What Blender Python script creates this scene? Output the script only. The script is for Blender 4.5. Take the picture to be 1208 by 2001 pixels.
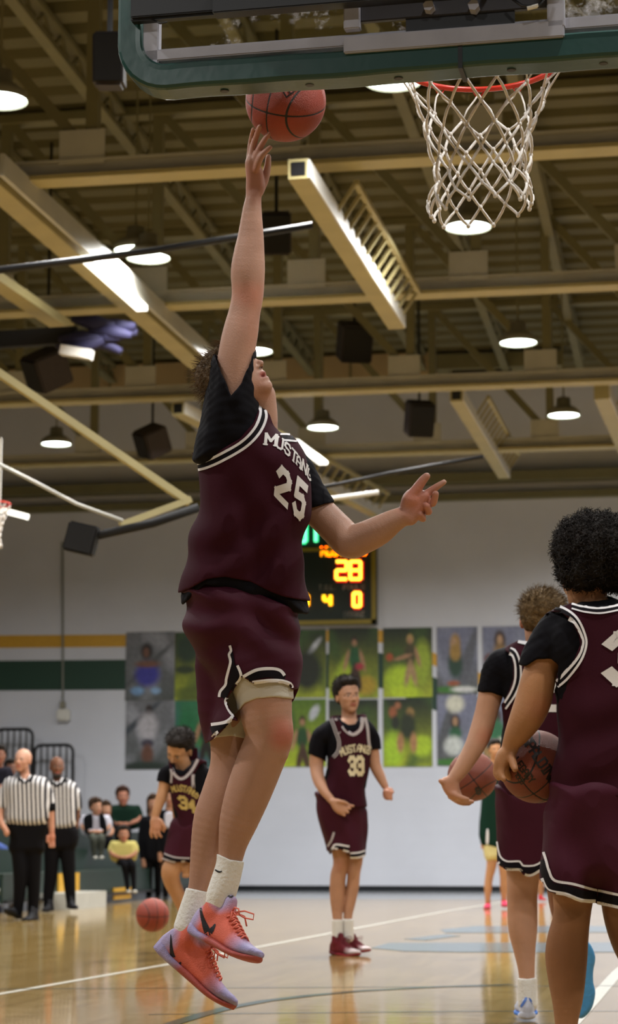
import bpy, bmesh, math, random
import numpy as np
from mathutils import Vector, Matrix
from mathutils.bvhtree import BVHTree
random.seed(4); rng = np.random.RandomState(4)
SC = bpy.context.scene
for o in list(SC.objects): bpy.data.objects.remove(o)
C = SC.collection

# ---------------------------------------------------------------- camera
FP = 4100.0; CX = 604.0; CY = 1000.5; EYE = 0.76      # focal length in pixels of the 1208 x 2001 frame
PSI = math.radians(10.2); TH = math.radians(9.07)
RT = Vector((math.cos(PSI), math.sin(PSI), 0))
FW = Vector((-math.sin(PSI)*math.cos(TH), math.cos(PSI)*math.cos(TH), math.sin(TH)))
UP = RT.cross(FW)
CAMP = Vector((0, 0, EYE))
cd = bpy.data.cameras.new('camera'); cam = bpy.data.objects.new('camera', cd); C.objects.link(cam)
cd.sensor_fit = 'VERTICAL'; cd.sensor_height = 36; cd.sensor_width = 24
cd.lens = 36*FP/2001; cd.clip_start = .05; cd.clip_end = 200
cam.matrix_world = Matrix(((RT.x, UP.x, -FW.x, 0), (RT.y, UP.y, -FW.y, 0), (RT.z, UP.z, -FW.z, EYE), (0, 0, 0, 1)))
cd.dof.use_dof = True; cd.dof.focus_distance = 6.35; cd.dof.aperture_fstop = 5.0
SC.camera = cam

# ---------------------------------------------------------------- world, exposure
SC.view_settings.view_transform = 'Standard'; SC.view_settings.look = 'None'
SC.view_settings.gamma = 1; SC.view_settings.use_curve_mapping = False
SC.view_settings.exposure = 0.0
wd = bpy.data.worlds.new('gym_air'); SC.world = wd; wd.use_nodes = True
wd.node_tree.nodes['Background'].inputs[0].default_value = (.80, .82, .86, 1)
wd.node_tree.nodes['Background'].inputs[1].default_value = 0.10

# ---------------------------------------------------------------- helpers
def P(px, py, zc): return CAMP + zc*(FW + (px-CX)/FP*RT - (py-CY)/FP*UP)
def PY(px, py, y):
    d = FW + (px-CX)/FP*RT - (py-CY)/FP*UP
    return CAMP + d*(y/d.y)
def PZ(px, py, z):
    d = FW + (px-CX)/FP*RT - (py-CY)/FP*UP
    return CAMP + d*((z-EYE)/d.z)
def zc_of(p): return (Vector(p)-CAMP).dot(FW)
def proj(p):
    v = Vector(p)-CAMP; z = v.dot(FW)
    return CX+FP*v.dot(RT)/z, CY-FP*v.dot(UP)/z, z

def lin(c):
    if isinstance(c, str): c = tuple(int(c[i:i+2], 16)/255 for i in (0, 2, 4))
    return tuple((x/12.92 if x <= .04045 else ((x+.055)/1.055)**2.4) for x in c)
def rgba(c): return (*lin(c), 1)

def mat(name, col, rough=.6, metal=0, noise=.08, nscale=20, bump=0, bscale=60, emit=None, spec=.5, sheen=0, attr=None, coat=0):
    m = bpy.data.materials.new(name); m.use_nodes = True
    nt = m.node_tree; N = nt.nodes; L = nt.links; b = N['Principled BSDF']
    b.inputs['Roughness'].default_value = rough; b.inputs['Metallic'].default_value = metal
    b.inputs['Specular IOR Level'].default_value = spec
    if sheen: b.inputs['Sheen Weight'].default_value = sheen
    if coat: b.inputs['Coat Weight'].default_value = coat
    tc = N.new('ShaderNodeTexCoord')
    if attr:
        a = N.new('ShaderNodeAttribute'); a.attribute_name = attr; src = a.outputs['Color']
    else:
        r = N.new('ShaderNodeRGB'); r.outputs[0].default_value = rgba(col); src = r.outputs[0]
    if noise:
        n = N.new('ShaderNodeTexNoise'); n.inputs['Scale'].default_value = nscale; n.inputs['Detail'].default_value = 4
        L.new(tc.outputs['Object'], n.inputs['Vector'])
        mr = N.new('ShaderNodeMapRange'); mr.inputs['To Min'].default_value = 1-noise*1.6; mr.inputs['To Max'].default_value = 1+noise*1.6
        mr.inputs['From Min'].default_value = .25; mr.inputs['From Max'].default_value = .75
        L.new(n.outputs['Fac'], mr.inputs['Value'])
        mx = N.new('ShaderNodeVectorMath'); mx.operation = 'SCALE'
        L.new(src, mx.inputs[0]); L.new(mr.outputs[0], mx.inputs['Scale']); src = mx.outputs[0]
    L.new(src, b.inputs['Base Color'])
    if bump:
        n2 = N.new('ShaderNodeTexNoise'); n2.inputs['Scale'].default_value = bscale; n2.inputs['Detail'].default_value = 3
        L.new(tc.outputs['Object'], n2.inputs['Vector'])
        bp = N.new('ShaderNodeBump'); bp.inputs['Strength'].default_value = bump; bp.inputs['Distance'].default_value = .01
        L.new(n2.outputs['Fac'], bp.inputs['Height']); L.new(bp.outputs[0], b.inputs['Normal'])
    if emit:
        b.inputs['Emission Color'].default_value = rgba(col); b.inputs['Emission Strength'].default_value = emit
    return m

def link(o, parent=None):
    C.objects.link(o)
    if parent is not None: o.parent = parent
    return o
def empty(name, loc, label, cat, group=None):
    o = bpy.data.objects.new(name, None); C.objects.link(o); o.location = loc
    o.empty_display_size = .1
    o['label'] = label; o['category'] = cat
    if group: o['group'] = group
    return o
def tag(o, label, cat, group=None, kind=None):
    o['label'] = label; o['category'] = cat
    if group: o['group'] = group
    if kind: o['kind'] = kind
    return o
def setp(o, parent):
    """parent an object whose mesh is in world coordinates"""
    o.parent = parent
    if parent is not None:
        bpy_m = Matrix.Translation(abs_loc(parent))
        o.location = -abs_loc(parent) if o.location == Vector((0, 0, 0)) else o.location - abs_loc(parent)
def abs_loc(o):
    v = Vector(o.location)
    while o.parent is not None:
        o = o.parent; v += Vector(o.location)
    return v
def obj(name, me, m, parent=None, smooth=False, label=None):
    o = bpy.data.objects.new(name, me); C.objects.link(o)
    ms = m if isinstance(m, (list, tuple)) else [m]
    for x in ms: me.materials.append(x)
    if smooth: me.polygons.foreach_set('use_smooth', [True]*len(me.polygons))
    if parent is not None: setp(o, parent)
    if label: o['label'] = label
    return o
def struct(o): o['kind'] = 'structure'; return o

class MB:
    def __init__(s): s.v = []; s.f = []; s.mi = []
    def add(s, vs, fs, mi=0):
        k = len(s.v); s.v += [tuple(v) for v in vs]; s.f += [tuple(i+k for i in f) for f in fs]; s.mi += [mi]*len(fs); return s
    def box(s, c, sx, sy, sz, R=None, mi=0, bev=0):
        c = Vector(c); vs = []
        for dx in (-1, 1):
            for dy in (-1, 1):
                for dz in (-1, 1):
                    v = Vector((dx*sx/2, dy*sy/2, dz*sz/2)); vs.append(c+(R @ v if R else v))
        return s.add(vs, [(0, 1, 3, 2), (4, 6, 7, 5), (0, 4, 5, 1), (2, 3, 7, 6), (0, 2, 6, 4), (1, 5, 7, 3)], mi)
    def beam(s, a, b, w, h, up=(0, 0, 1), mi=0):
        a = Vector(a); b = Vector(b); d = (b-a).normalized(); u = Vector(up)
        sd = d.cross(u).normalized(); u = sd.cross(d).normalized(); vs = []
        for e in (a, b):
            for i, j in ((-1, -1), (1, -1), (1, 1), (-1, 1)): vs.append(e+sd*w/2*i+u*h/2*j)
        return s.add(vs, [(3, 2, 1, 0), (4, 5, 6, 7), (0, 1, 5, 4), (1, 2, 6, 5), (2, 3, 7, 6), (3, 0, 4, 7)], mi)
    def tube(s, pts, r, n=8, closed=False, mi=0, caps=True):
        pts = [Vector(p) for p in pts]; m = len(pts); rs = r if isinstance(r, (list, tuple)) else [r]*m
        prev = None; rings = []; vs = []
        for i, p in enumerate(pts):
            if closed: t = (pts[(i+1) % m]-pts[i-1]).normalized()
            else: t = (pts[min(i+1, m-1)]-pts[max(i-1, 0)]).normalized()
            if prev is None:
                prev = t.orthogonal().normalized()
            prev = (prev - t*prev.dot(t)).normalized(); q = t.cross(prev)
            for k in range(n):
                a = 2*math.pi*k/n; vs.append(p+(prev*math.cos(a)+q*math.sin(a))*rs[i])
        fs = []
        for i in range(m if closed else m-1):
            j = (i+1) % m
            for k in range(n): fs.append((i*n+k, i*n+(k+1) % n, j*n+(k+1) % n, j*n+k))
        if caps and not closed: fs.append(tuple(range(n))[::-1]); fs.append(tuple((m-1)*n+k for k in range(n)))
        return s.add(vs, fs, mi)
    def lathe(s, c, prof, n=24, R=None, mi=0):
        vs = []; c = Vector(c)
        for r, z in prof:
            for k in range(n):
                a = 2*math.pi*k/n; v = Vector((r*math.cos(a), r*math.sin(a), z)); vs.append(c+(R @ v if R else v))
        fs = []
        for i in range(len(prof)-1):
            for k in range(n): fs.append((i*n+k, i*n+(k+1) % n, (i+1)*n+(k+1) % n, (i+1)*n+k))
        return s.add(vs, fs, mi)
    def mesh(s, name='mesh'):
        me = bpy.data.meshes.new(name); me.from_pydata(s.v, [], s.f)
        if any(s.mi): me.polygons.foreach_set('material_index', s.mi)
        me.update(); return me
    def build(s, name, m, parent=None, smooth=False, bevel=0, label=None):
        me = s.mesh(name)
        if bevel:
            bm = bmesh.new(); bm.from_mesh(me)
            bmesh.ops.bevel(bm, geom=list(bm.edges), offset=bevel, segments=2, affect='EDGES', clamp_overlap=True)
            bm.to_mesh(me); bm.free()
        return obj(name, me, m, parent, smooth, label)

# ---- stroke font (5 wide x 7 high grid), used for every printed or lit word
G = {
 'A': [[(0,0),(0,5),(1.5,7),(2.5,7),(4,5),(4,0)],[(0,3),(4,3)]], 'B': [[(0,0),(0,7),(3,7),(4,6),(4,4.5),(3,3.6),(0,3.6)],[(3,3.6),(4,2.8),(4,1),(3,0),(0,0)]],
 'C': [[(4,5.5),(3,7),(1,7),(0,6),(0,1),(1,0),(3,0),(4,1.5)]], 'D': [[(0,0),(0,7),(3,7),(4,6),(4,1),(3,0),(0,0)]],
 'E': [[(4,7),(0,7),(0,0),(4,0)],[(0,3.6),(3,3.6)]], 'F': [[(4,7),(0,7),(0,0)],[(0,3.6),(3,3.6)]],
 'G': [[(4,5.5),(3,7),(1,7),(0,6),(0,1),(1,0),(3,0),(4,1),(4,3),(2.3,3)]], 'I': [[(2,0),(2,7)],[(1,0),(3,0)],[(1,7),(3,7)]],
 'H': [[(0,0),(0,7)],[(4,0),(4,7)],[(0,3.5),(4,3.5)]], 'L': [[(0,7),(0,0),(4,0)]], 'M': [[(0,0),(0,7),(2.3,2.5),(4.6,7),(4.6,0)]],
 'N': [[(0,0),(0,7),(4,0),(4,7)]], 'O': [[(1,0),(0,1),(0,6),(1,7),(3,7),(4,6),(4,1),(3,0),(1,0)]],
 'P': [[(0,0),(0,7),(3,7),(4,6),(4,4.3),(3,3.3),(0,3.3)]], 'R': [[(0,0),(0,7),(3,7),(4,6),(4,4.5),(3,3.6),(0,3.6)],[(2,3.6),(4,0)]],
 'S': [[(4,5.6),(3,7),(1,7),(0,6),(0,4.4),(1,3.7),(3,3.3),(4,2.6),(4,1),(3,0),(1,0),(0,1.4)]], 'T': [[(2,0),(2,7)],[(0,7),(4,7)]],
 'U': [[(0,7),(0,1),(1,0),(3,0),(4,1),(4,7)]], 'Y': [[(0,7),(2,3.5),(4,7)],[(2,3.5),(2,0)]], '-': [[(1,3.5),(3,3.5)]], '.': [[(2,0),(2,.3)]],
 'V': [[(0,7),(2,0),(4,7)]], ' ': [],
 '0': [[(1,0),(0,1),(0,6),(1,7),(3,7),(4,6),(4,1),(3,0),(1,0)]], '1': [[(1,5.8),(2.2,7),(2.2,0)]],
 '2': [[(0,5.4),(1,7),(3,7),(4,6),(4,4.6),(0,1),(0,0),(4,0)]], '3': [[(0,5.8),(1,7),(3,7),(4,6),(4,4.4),(3,3.6),(1.6,3.6)],[(3,3.6),(4,2.8),(4,1),(3,0),(1,0),(0,1.2)]],
 '4': [[(3,0),(3,7),(0,2.6),(4.4,2.6)]], '5': [[(4,7),(0,7),(0,3.8),(3,4.2),(4,3.4),(4,1),(3,0),(1,0),(0,1.2)]],
 '8': [[(1,0),(0,1),(0,2.8),(1,3.6),(3,3.6),(4,2.8),(4,1),(3,0),(1,0)],[(1,3.6),(0,4.4),(0,6),(1,7),(3,7),(4,6),(4,4.4),(3,3.6)]],
}
def stroke_quads(ch, th, step=.5):
    """2D quads (grid units) of one glyph; th = stroke thickness"""
    out = []
    for pl in G[ch]:
        for i in range(len(pl)-1):
            a = Vector(pl[i]); b = Vector(pl[i+1]); d = b-a; Ln = d.length
            if Ln < 1e-6: continue
            d /= Ln; n = Vector((-d.y, d.x)); a2 = a-d*th*.42; b2 = b+d*th*.42; k = max(1, int((b2-a2).length/step))
            for j in range(k):
                p = a2.lerp(b2, j/k); q = a2.lerp(b2, (j+1)/k)
                # two quads across the width
                out.append((p-n*th/2, q-n*th/2, q, p)); out.append((p, q, q+n*th/2, p+n*th/2))
    return out
def text_mb(txt, org, xv, yv, h, th=1.1, off=(0, 0, 0), gap=1.6, mb=None, thick=None):
    """flat text: org = lower left corner, xv / yv unit vectors"""
    mb = mb or MB(); s = h/7; x = 0; off = Vector(off); xv = Vector(xv); yv = Vector(yv)
    for ch in txt:
        for q in stroke_quads(ch, th, 9):
            mb.add([Vector(org)+xv*(x+p.x)*s+yv*p.y*s+off for p in q], [(0, 1, 2, 3)])
        x += (3 if ch in '.1I' else (4.6 if ch == 'M' else 4))+gap
    return mb
def text_w(txt, h, gap=1.6): return sum((3 if c in '.1I' else (4.6 if c == 'M' else 4))+gap for c in txt)*h/7 - gap*h/7
# ================================================================ the hall
FB = PZ(700, 1741, 0).y                       # where the far wall meets the floor
WY = FB
def at_wall(px, py): return PY(px, py, WY)
HC = PY(600, 590, 22.0).z                     # underside of the roof girders
DECK = 9.0
M = {}
M['paint_white'] = mat('painted block wall', 'cfd2dc', .55, noise=.03, nscale=1.2)
nt = M['paint_white'].node_tree; N = nt.nodes; L = nt.links
tc = N.new('ShaderNodeTexCoord'); sp = N.new('ShaderNodeSeparateXYZ'); cb = N.new('ShaderNodeCombineXYZ'); br = N.new('ShaderNodeTexBrick')
L.new(tc.outputs['Object'], sp.inputs[0]); L.new(sp.outputs[0], cb.inputs[0]); L.new(sp.outputs[2], cb.inputs[1]); L.new(cb.outputs[0], br.inputs['Vector'])
br.inputs['Scale'].default_value = 1; br.inputs['Brick Width'].default_value = .4; br.inputs['Row Height'].default_value = .2; br.inputs['Mortar Size'].default_value = .008
br.inputs['Color1'].default_value = (1, 1, 1, 1); br.inputs['Color2'].default_value = (1, 1, 1, 1); br.inputs['Mortar'].default_value = (0, 0, 0, 1)
bp = N.new('ShaderNodeBump'); bp.inputs['Strength'].default_value = .5; bp.inputs['Distance'].default_value = .01
L.new(br.outputs['Color'], bp.inputs['Height']); L.new(bp.outputs[0], N['Principled BSDF'].inputs['Normal'])
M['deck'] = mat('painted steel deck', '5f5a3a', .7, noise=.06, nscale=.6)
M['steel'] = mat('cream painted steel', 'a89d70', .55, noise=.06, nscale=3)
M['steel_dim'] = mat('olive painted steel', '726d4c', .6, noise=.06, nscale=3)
M['steel_grey'] = mat('pale grey steel', 'b4b3aa', .45, noise=.05, nscale=4)
M['black'] = mat('black painted metal', '101012', .5, noise=.1)
M['black_cloth'] = mat('speaker cloth', '0b0a0b', .85, noise=.15, nscale=80)
M['speaker_side'] = mat('dark speaker cabinet', '2b2324', .7, noise=.1)
M['green_paint'] = mat('dark green paint', '123a2a', .5, noise=.04)
M['yellow_paint'] = mat('gold paint', 'c99a2c', .5, noise=.04)
M['white_metal'] = mat('white enamel', 'd8d6cf', .4, noise=.04)
M['base_black'] = mat('black vinyl base', '0d1118', .35, noise=.06)
M['lamp'] = mat('lamp lens', 'f4fff4', .5, noise=0, emit=9)
M['lamp_body'] = mat('lamp housing', '8a8776', .5, noise=.05)
M['strip_light'] = mat('strip lens', 'fffdf0', .5, noise=0, emit=2.2)
M['orange_ball'] = None

# floor
fm = bpy.data.materials.new('varnished maple'); fm.use_nodes = True; nt = fm.node_tree; N = nt.nodes; L = nt.links; b = N['Principled BSDF']
tc = N.new('ShaderNodeTexCoord'); mp = N.new('ShaderNodeMapping'); L.new(tc.outputs['Object'], mp.inputs['Vector'])
mp.inputs['Rotation'].default_value = (0, 0, math.radians(90))
br = N.new('ShaderNodeTexBrick'); L.new(mp.outputs[0], br.inputs['Vector'])
br.inputs['Scale'].default_value = 1; br.inputs['Brick Width'].default_value = .9; br.inputs['Row Height'].default_value = .057; br.inputs['Mortar Size'].default_value = .0008
br.inputs['Color1'].default_value = rgba('a08553'); br.inputs['Color2'].default_value = rgba('907543'); br.inputs['Mortar'].default_value = rgba('6b5028'); br.offset = .37
n = N.new('ShaderNodeTexNoise'); n.inputs['Scale'].default_value = 2.2; n.inputs['Detail'].default_value = 5; L.new(tc.outputs['Object'], n.inputs['Vector'])
mr = N.new('ShaderNodeMapRange'); mr.inputs['To Min'].default_value = .8; mr.inputs['To Max'].default_value = 1.15; L.new(n.outputs['Fac'], mr.inputs[0])
vm = N.new('ShaderNodeVectorMath'); vm.operation = 'SCALE'; L.new(br.outputs['Color'], vm.inputs[0]); L.new(mr.outputs[0], vm.inputs['Scale']); L.new(vm.outputs[0], b.inputs['Base Color'])
b.inputs['Roughness'].default_value = .09; b.inputs['IOR'].default_value = 1.45
n2 = N.new('ShaderNodeTexNoise'); n2.inputs['Scale'].default_value = 5; n2.inputs['Detail'].default_value = 2; L.new(tc.outputs['Object'], n2.inputs['Vector'])
bp = N.new('ShaderNodeBump'); bp.inputs['Strength'].default_value = .12; bp.inputs['Distance'].default_value = .004; L.new(n2.outputs['Fac'], bp.inputs['Height']); L.new(bp.outputs[0], b.inputs['Normal'])
struct(MB().box((-4, 13.5, -.1), 40, 2*(FB-13.5)+.4, .2).build('floor', fm))
FLOOR = bpy.data.objects['floor']
MG = mat('grey floor paint', '8d9296', .12, noise=.05)
MLW = mat('white court paint', 'dcd8c8', .15, noise=.04)
MLG = mat('green court paint', '1d3d33', .15, noise=.04)
MLB = mat('blue grey logo paint', '66747b', .15, noise=.05)
y0 = PZ(700, 1757, 0).y
def floor_part(name, pts, m, z, label=None):
    mb = MB(); k = len(pts); mb.add([(p[0], p[1], z) for p in pts]+[(p[0], p[1], .0) for p in pts], [tuple(range(k))]+[(i, i+k, (i+1) % k+k, (i+1) % k) for i in range(k)])
    o = mb.build(name, m, FLOOR, label=label)
    bm = bmesh.new(); bm.from_mesh(o.data); bmesh.ops.recalc_face_normals(bm, faces=bm.faces); bm.to_mesh(o.data); bm.free()
    return o
floor_part('painted_apron', [(-20, y0), (14, y0), (14, FB), (-20, FB)], MG, .002, 'grey painted strip of floor along the far wall')
def line_px(name, pts, w, m, z=.0015, label=None, n=1):
    P3 = [PZ(x, y, 0) for x, y in pts]; L_ = []; R_ = []
    for i, p in enumerate(P3):
        t = (P3[min(i+1, len(P3)-1)]-P3[max(i-1, 0)]).normalized(); s = Vector((-t.y, t.x, 0))*w/2; L_.append(p+s); R_.append(p-s)
    mb = MB(); k = len(P3)
    mb.add([(p.x, p.y, z) for p in L_]+[(p.x, p.y, z) for p in R_], [(i, i+k, i+k+1, i+1) for i in range(k-1)])
    return mb.build(name, m, FLOOR, label=label)
line_px('white_line', [(-60, 1953), (320, 1886), (545, 1843), (870, 1781), (1000, 1760)], .06, MLW, label='long white line running from the left towards the far wall')
line_px('white_line', [(1240, 1872), (1208, 1900), (1159, 1955), (1090, 2030)], .075, MLW, label='white line in the lower right corner')
line_px('green_line', [(-60, 1933.5), (1260, 1926.5)], .03, MLG, z=.0022)
line_px('green_line', [(290, 1983), (880, 1977), (1260, 1976)], .025, MLG, z=.0022)
line_px('green_arc', [(250, 2035), (340, 2000), (400, 1982), (450, 1969), (520, 1956), (604, 1946), (700, 1937), (850, 1929), (1000, 1924)], .075, MLG, z=.0025, label='wide dark green arc passing under the jumping player')
# centre court emblem
def logo(name, pts, label=None):
    floor_part(name, [PZ(x, y, 0) for x, y in pts], MLB, .003, label)
logo('court_emblem', [(725, 1853), (760, 1843), (1300, 1842), (1300, 1861), (900, 1861), (790, 1859)], 'blue grey band of the emblem painted on the floor')
logo('court_emblem', [(860, 1817), (930, 1810), (1300, 1810), (1300, 1822), (870, 1823)])
logo('court_emblem', [(790, 1835), (870, 1826), (900, 1829), (830, 1838)])

# far wall
wall = struct(MB().box((-4, WY+.15, 5), 44, .3, 10).build('wall_far', M['paint_white']))
bb = MB(); a = at_wall(470, 1741)
bb.box((-4, WY-.015, .045), 44, .03, .09); struct(bb.build('baseboard_far', M['base_black']))
# painted stripes, following the wall and stepping down behind the posters
def wallpoly(name, pts, m, d, parent=None, label=None):
    q = [at_wall(x, y) for x, y in pts]; k = len(q); mb = MB()
    mb.add([(p.x, WY-d, p.z) for p in q]+[(p.x, WY+.002, p.z) for p in q], [tuple(range(k))]+[(i, (i+1) % k, (i+1) % k+k, i+k) for i in range(k)])
    o = mb.build(name, m, parent, label=label)
    bm = bmesh.new(); bm.from_mesh(o.data); bmesh.ops.recalc_face_normals(bm, faces=bm.faces); bm.to_mesh(o.data); bm.free()
    return o
wallpoly('painted_stripe', [(-200, 1243), (245, 1240), (700, 1230), (745, 1231), (950, 1320), (950, 1345), (748, 1256), (700, 1253), (245, 1264), (-200, 1268)], M['yellow_paint'], .004, wall, 'gold painted stripe')
wallpoly('painted_stripe', [(-200, 1293), (245, 1289), (700, 1276), (745, 1276), (950, 1370), (950, 1430), (748, 1345), (700, 1344), (245, 1348), (-200, 1351)], M['green_paint'], .004, wall, 'dark green painted stripe')
# wall-top ledges
for yy, hh, dd in ((948, .17, .35), (982, .12, .2)):
    p = at_wall(604, yy); struct(MB().box((-4, WY-dd/2, p.z), 44, dd, hh).build('trim_1' if yy == 948 else 'trim_2', M['steel_dim']))
# roof deck with ribs running along x
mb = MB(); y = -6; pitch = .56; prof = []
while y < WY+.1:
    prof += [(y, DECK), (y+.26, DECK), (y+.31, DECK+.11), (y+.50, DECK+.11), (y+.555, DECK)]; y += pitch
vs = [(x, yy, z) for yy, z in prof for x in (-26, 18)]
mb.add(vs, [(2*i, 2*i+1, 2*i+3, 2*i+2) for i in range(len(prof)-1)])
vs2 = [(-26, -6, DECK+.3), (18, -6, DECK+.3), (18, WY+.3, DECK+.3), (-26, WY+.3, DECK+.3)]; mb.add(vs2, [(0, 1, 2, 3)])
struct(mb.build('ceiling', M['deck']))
# side walls out of frame close the hall
struct(MB().box((-26, WY/2-3, 5), .3, WY+6, 10).build('wall_left', M['paint_white']))
struct(MB().box((18, WY/2-3, 5), .3, WY+6, 10).build('wall_right', M['paint_white']))

# ---------------------------------------------------------------- roof girders
g_lab = ['nearest white roof girder with its diagonal bracing', 'second roof girder back with pale gusset plates', 'third roof girder back, above the round lamps', 'farthest roof girder close to the far wall']
for gi, (gy, xo) in enumerate(((17.5, .55), (22.0, 0), (26.7, .45), (31.2, .2))):
    t = empty('roof_girder', (-4, gy, HC), g_lab[gi], 'roof girder', 'roof girders across the hall')
    MB().box((-4, gy, HC+.02), 44, .26, .04).build('bottom_flange', M['steel'], t); mb = MB(); mb.box((-4, gy, HC+.10), 44, .06, .13); mb.box((-4, gy, HC+.175), 44, .2, .02)
    mb.build('bottom_chord', M['steel_grey'], t)
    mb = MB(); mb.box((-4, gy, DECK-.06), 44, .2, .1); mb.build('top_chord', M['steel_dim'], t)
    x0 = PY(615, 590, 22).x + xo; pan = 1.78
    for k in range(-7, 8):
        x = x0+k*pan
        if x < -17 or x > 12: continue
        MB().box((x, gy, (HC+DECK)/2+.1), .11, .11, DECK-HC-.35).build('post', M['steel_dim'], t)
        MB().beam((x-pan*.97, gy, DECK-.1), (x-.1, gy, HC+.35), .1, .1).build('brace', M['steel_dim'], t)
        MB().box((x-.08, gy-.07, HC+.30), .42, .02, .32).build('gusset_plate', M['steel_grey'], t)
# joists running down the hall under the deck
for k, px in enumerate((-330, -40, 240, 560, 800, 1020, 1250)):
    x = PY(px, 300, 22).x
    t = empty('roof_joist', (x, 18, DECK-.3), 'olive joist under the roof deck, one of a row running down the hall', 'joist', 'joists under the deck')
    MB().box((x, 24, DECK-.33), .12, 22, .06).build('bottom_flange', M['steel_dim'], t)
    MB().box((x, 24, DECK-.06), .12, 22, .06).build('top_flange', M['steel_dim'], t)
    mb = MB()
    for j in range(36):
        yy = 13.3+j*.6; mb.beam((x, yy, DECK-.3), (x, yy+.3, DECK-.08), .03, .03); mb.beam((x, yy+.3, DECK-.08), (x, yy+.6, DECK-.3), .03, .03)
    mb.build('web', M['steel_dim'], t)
# duct near the wall
yd = WY-2.4; a = Vector((-16, yd, 0)); b_ = PY(852, 694, yd); c_ = PY(852, 752, yd)
t = empty('air_duct', ((a.x+b_.x)/2, yd, (a.z+c_.z)/2), 'long tan air duct high on the far wall', 'duct')
DZ = max(0, b_.z+.1-DECK)
ctr = ((a.x+b_.x)/2, yd, (b_.z+c_.z)/2); Lx = b_.x-a.x; Hz = b_.z-c_.z
MB().box(ctr, Lx, .5, Hz).build('duct_body', mat('tan duct', 'b09b76', .55, noise=.04, nscale=1), t)
for k in range(9):
    MB().box((b_.x-.02-k*1.4, yd, ctr[2]), .04, .54, Hz+.04).build('flange', M['steel_dim'], t)
tt = empty('duct_branch', PY(960, 700, yd), 'lower olive duct run right of the tan duct', 'duct')
a = PY(855, 712, yd); b2 = PY(1100, 704, yd); MB().beam(a, b2, .4, .25).build('duct_body', M['steel_dim'], tt)
p = PY(690, 0, yd)
a = PY(885, 735, yd+.1); b2 = PY(1000, 733, yd+.1); MB().beam(a, b2, .3, .22).build('grille', mat('dark grille', '231a12', .8), tt)

# ---------------------------------------------------------------- hanging beams, tubes, cables
def hang(name, label, cat, pts, w, h, m, parts=None):
    c = sum((Vector(p) for p in pts), Vector())/len(pts)
    t = empty(name, c, label, cat); 
    for i in range(len(pts)-1):
        MB().beam(pts[i], pts[i+1], w, h).build('beam', m, t)
    return t
LH = HC-.12
A0 = PZ(-40, 335, LH); A1 = PZ(405, 725, LH)
t = hang('cable_tray_beam', 'wide cream beam crossing the upper left corner to the player', 'beam', [A0, A1], .22, .12, M['steel'])
MB().beam(PZ(170, 505, LH-.09), PZ(278, 603, LH-.09), .12, .06).build('strip_lamp', M['strip_light'], t, label='bright tube of light on the beam')
MB().beam(A0+Vector((.2, 0, .05)), A1+Vector((.2, 0, .05)), .04, .2).build('rail', M['steel_grey'], t)
B0 = PZ(-60, 512, LH-.1); B1 = PZ(128, 640, LH-.1)
hang('short_cream_beam', 'short pale beam at the left edge under the long cream beam', 'beam', [B0, B1], .2, .1, M['steel'])
def ladder_beam(name, label, q0, q1, z, w, side, openend=True, rung=14):
    a = PZ(*q0, z); b = PZ(*q1, z); t = empty(name, a.lerp(b, .5), label, 'beam')
    MB().beam(a, b, w, w).build('square_tube', M['steel'], t)
    d = (b-a).normalized(); s = d.cross(Vector((0, 0, 1))).normalized()*side
    MB().beam(a+s*w*.52, b+s*w*.52, .02, w*.9).build('side_strip', M['white_metal'], t)
    off = s*(w*1.5)+Vector((0, 0, .28))
    st = a.lerp(b, .25)
    MB().beam(st+off, b+off-d*.1, .05, .05).build('upper_rail', M['steel'], t)
    for k in range(rung):
        p = st.lerp(b-d*.15, k/(rung-1)); MB().beam(p+s*w*.4, p+off, .03, .03).build('rung', M['steel'], t)
    if openend: MB().beam(a-d*.006, a+d*.02, w*.7, w*.7).build('open_end', M['black'], t)
    return t
ladder_beam('roof_slide_beam', 'pale square beam with side ladder above the lone round lamp, pointing at the net', (583, 330), (775, 628), LH-.25, .17, 1)
ladder_beam('roof_slide_beam', 'pale ladder beam hanging right of the two black speakers', (892, 772), (985, 925), LH+.1, .17, 1)
ladder_beam('roof_slide_beam', 'pale beam cut by the right edge of the photo', (1176, 765), (1225, 880), LH+.1, .2, 1, False, 6)
ladder_beam('roof_slide_beam', 'pale beam half hidden behind the jumping player and his shoulder', (348, 798), (735, 1000), LH-.2, .17, 1, True, 18)
MB_ = MB().beam(PZ(575, 862, LH-.31), PZ(632, 905, LH-.31), .12, .05); tag(MB_.build('strip_lamp', M['strip_light']), 'bright strip lamp just behind the player near his left shoulder', 'lamp')
# folded side backboard frame on the left
TF = 15.5
t = empty('folding_frame', PY(250, 900, TF), 'thin cream folding frame of the side backboard on the left', 'frame')
MB().beam(PY(-60, 690, TF-1), PY(370, 982, TF), .055, .055).build('long_tube', M['steel'], t)
MB().beam(PY(372, 976, TF), PY(235, 1026, TF-.3), .05, .05).build('short_tube', M['steel'], t)
t = empty('folded_backboard_pad', PY(250, 1020, TF-.5), 'black padded block on a dark arm hanging left of the player', 'pad')
R = Matrix.Rotation(math.radians(14), 3, 'Y')
o = MB().box(PY(160, 1053, TF-.5), .235, .12, .225, R).build('pad_block', M['black_cloth'], t, bevel=.015)
MB().tube([PY(192, 1046, TF-.5), PY(300, 1022, TF-.4), PY(388, 992, TF-.3)], .035, 10).build('padded_arm', M['black_cloth'], t, True)
def tube_thing(name, label, cat, pts, r, m, par='tube_run'):
    c = sum((Vector(p) for p in pts), Vector())/len(pts)
    t = empty(name, c, label, cat); MB().tube(pts, r, 10).build('tube', m, t, True)
    return t
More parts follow.
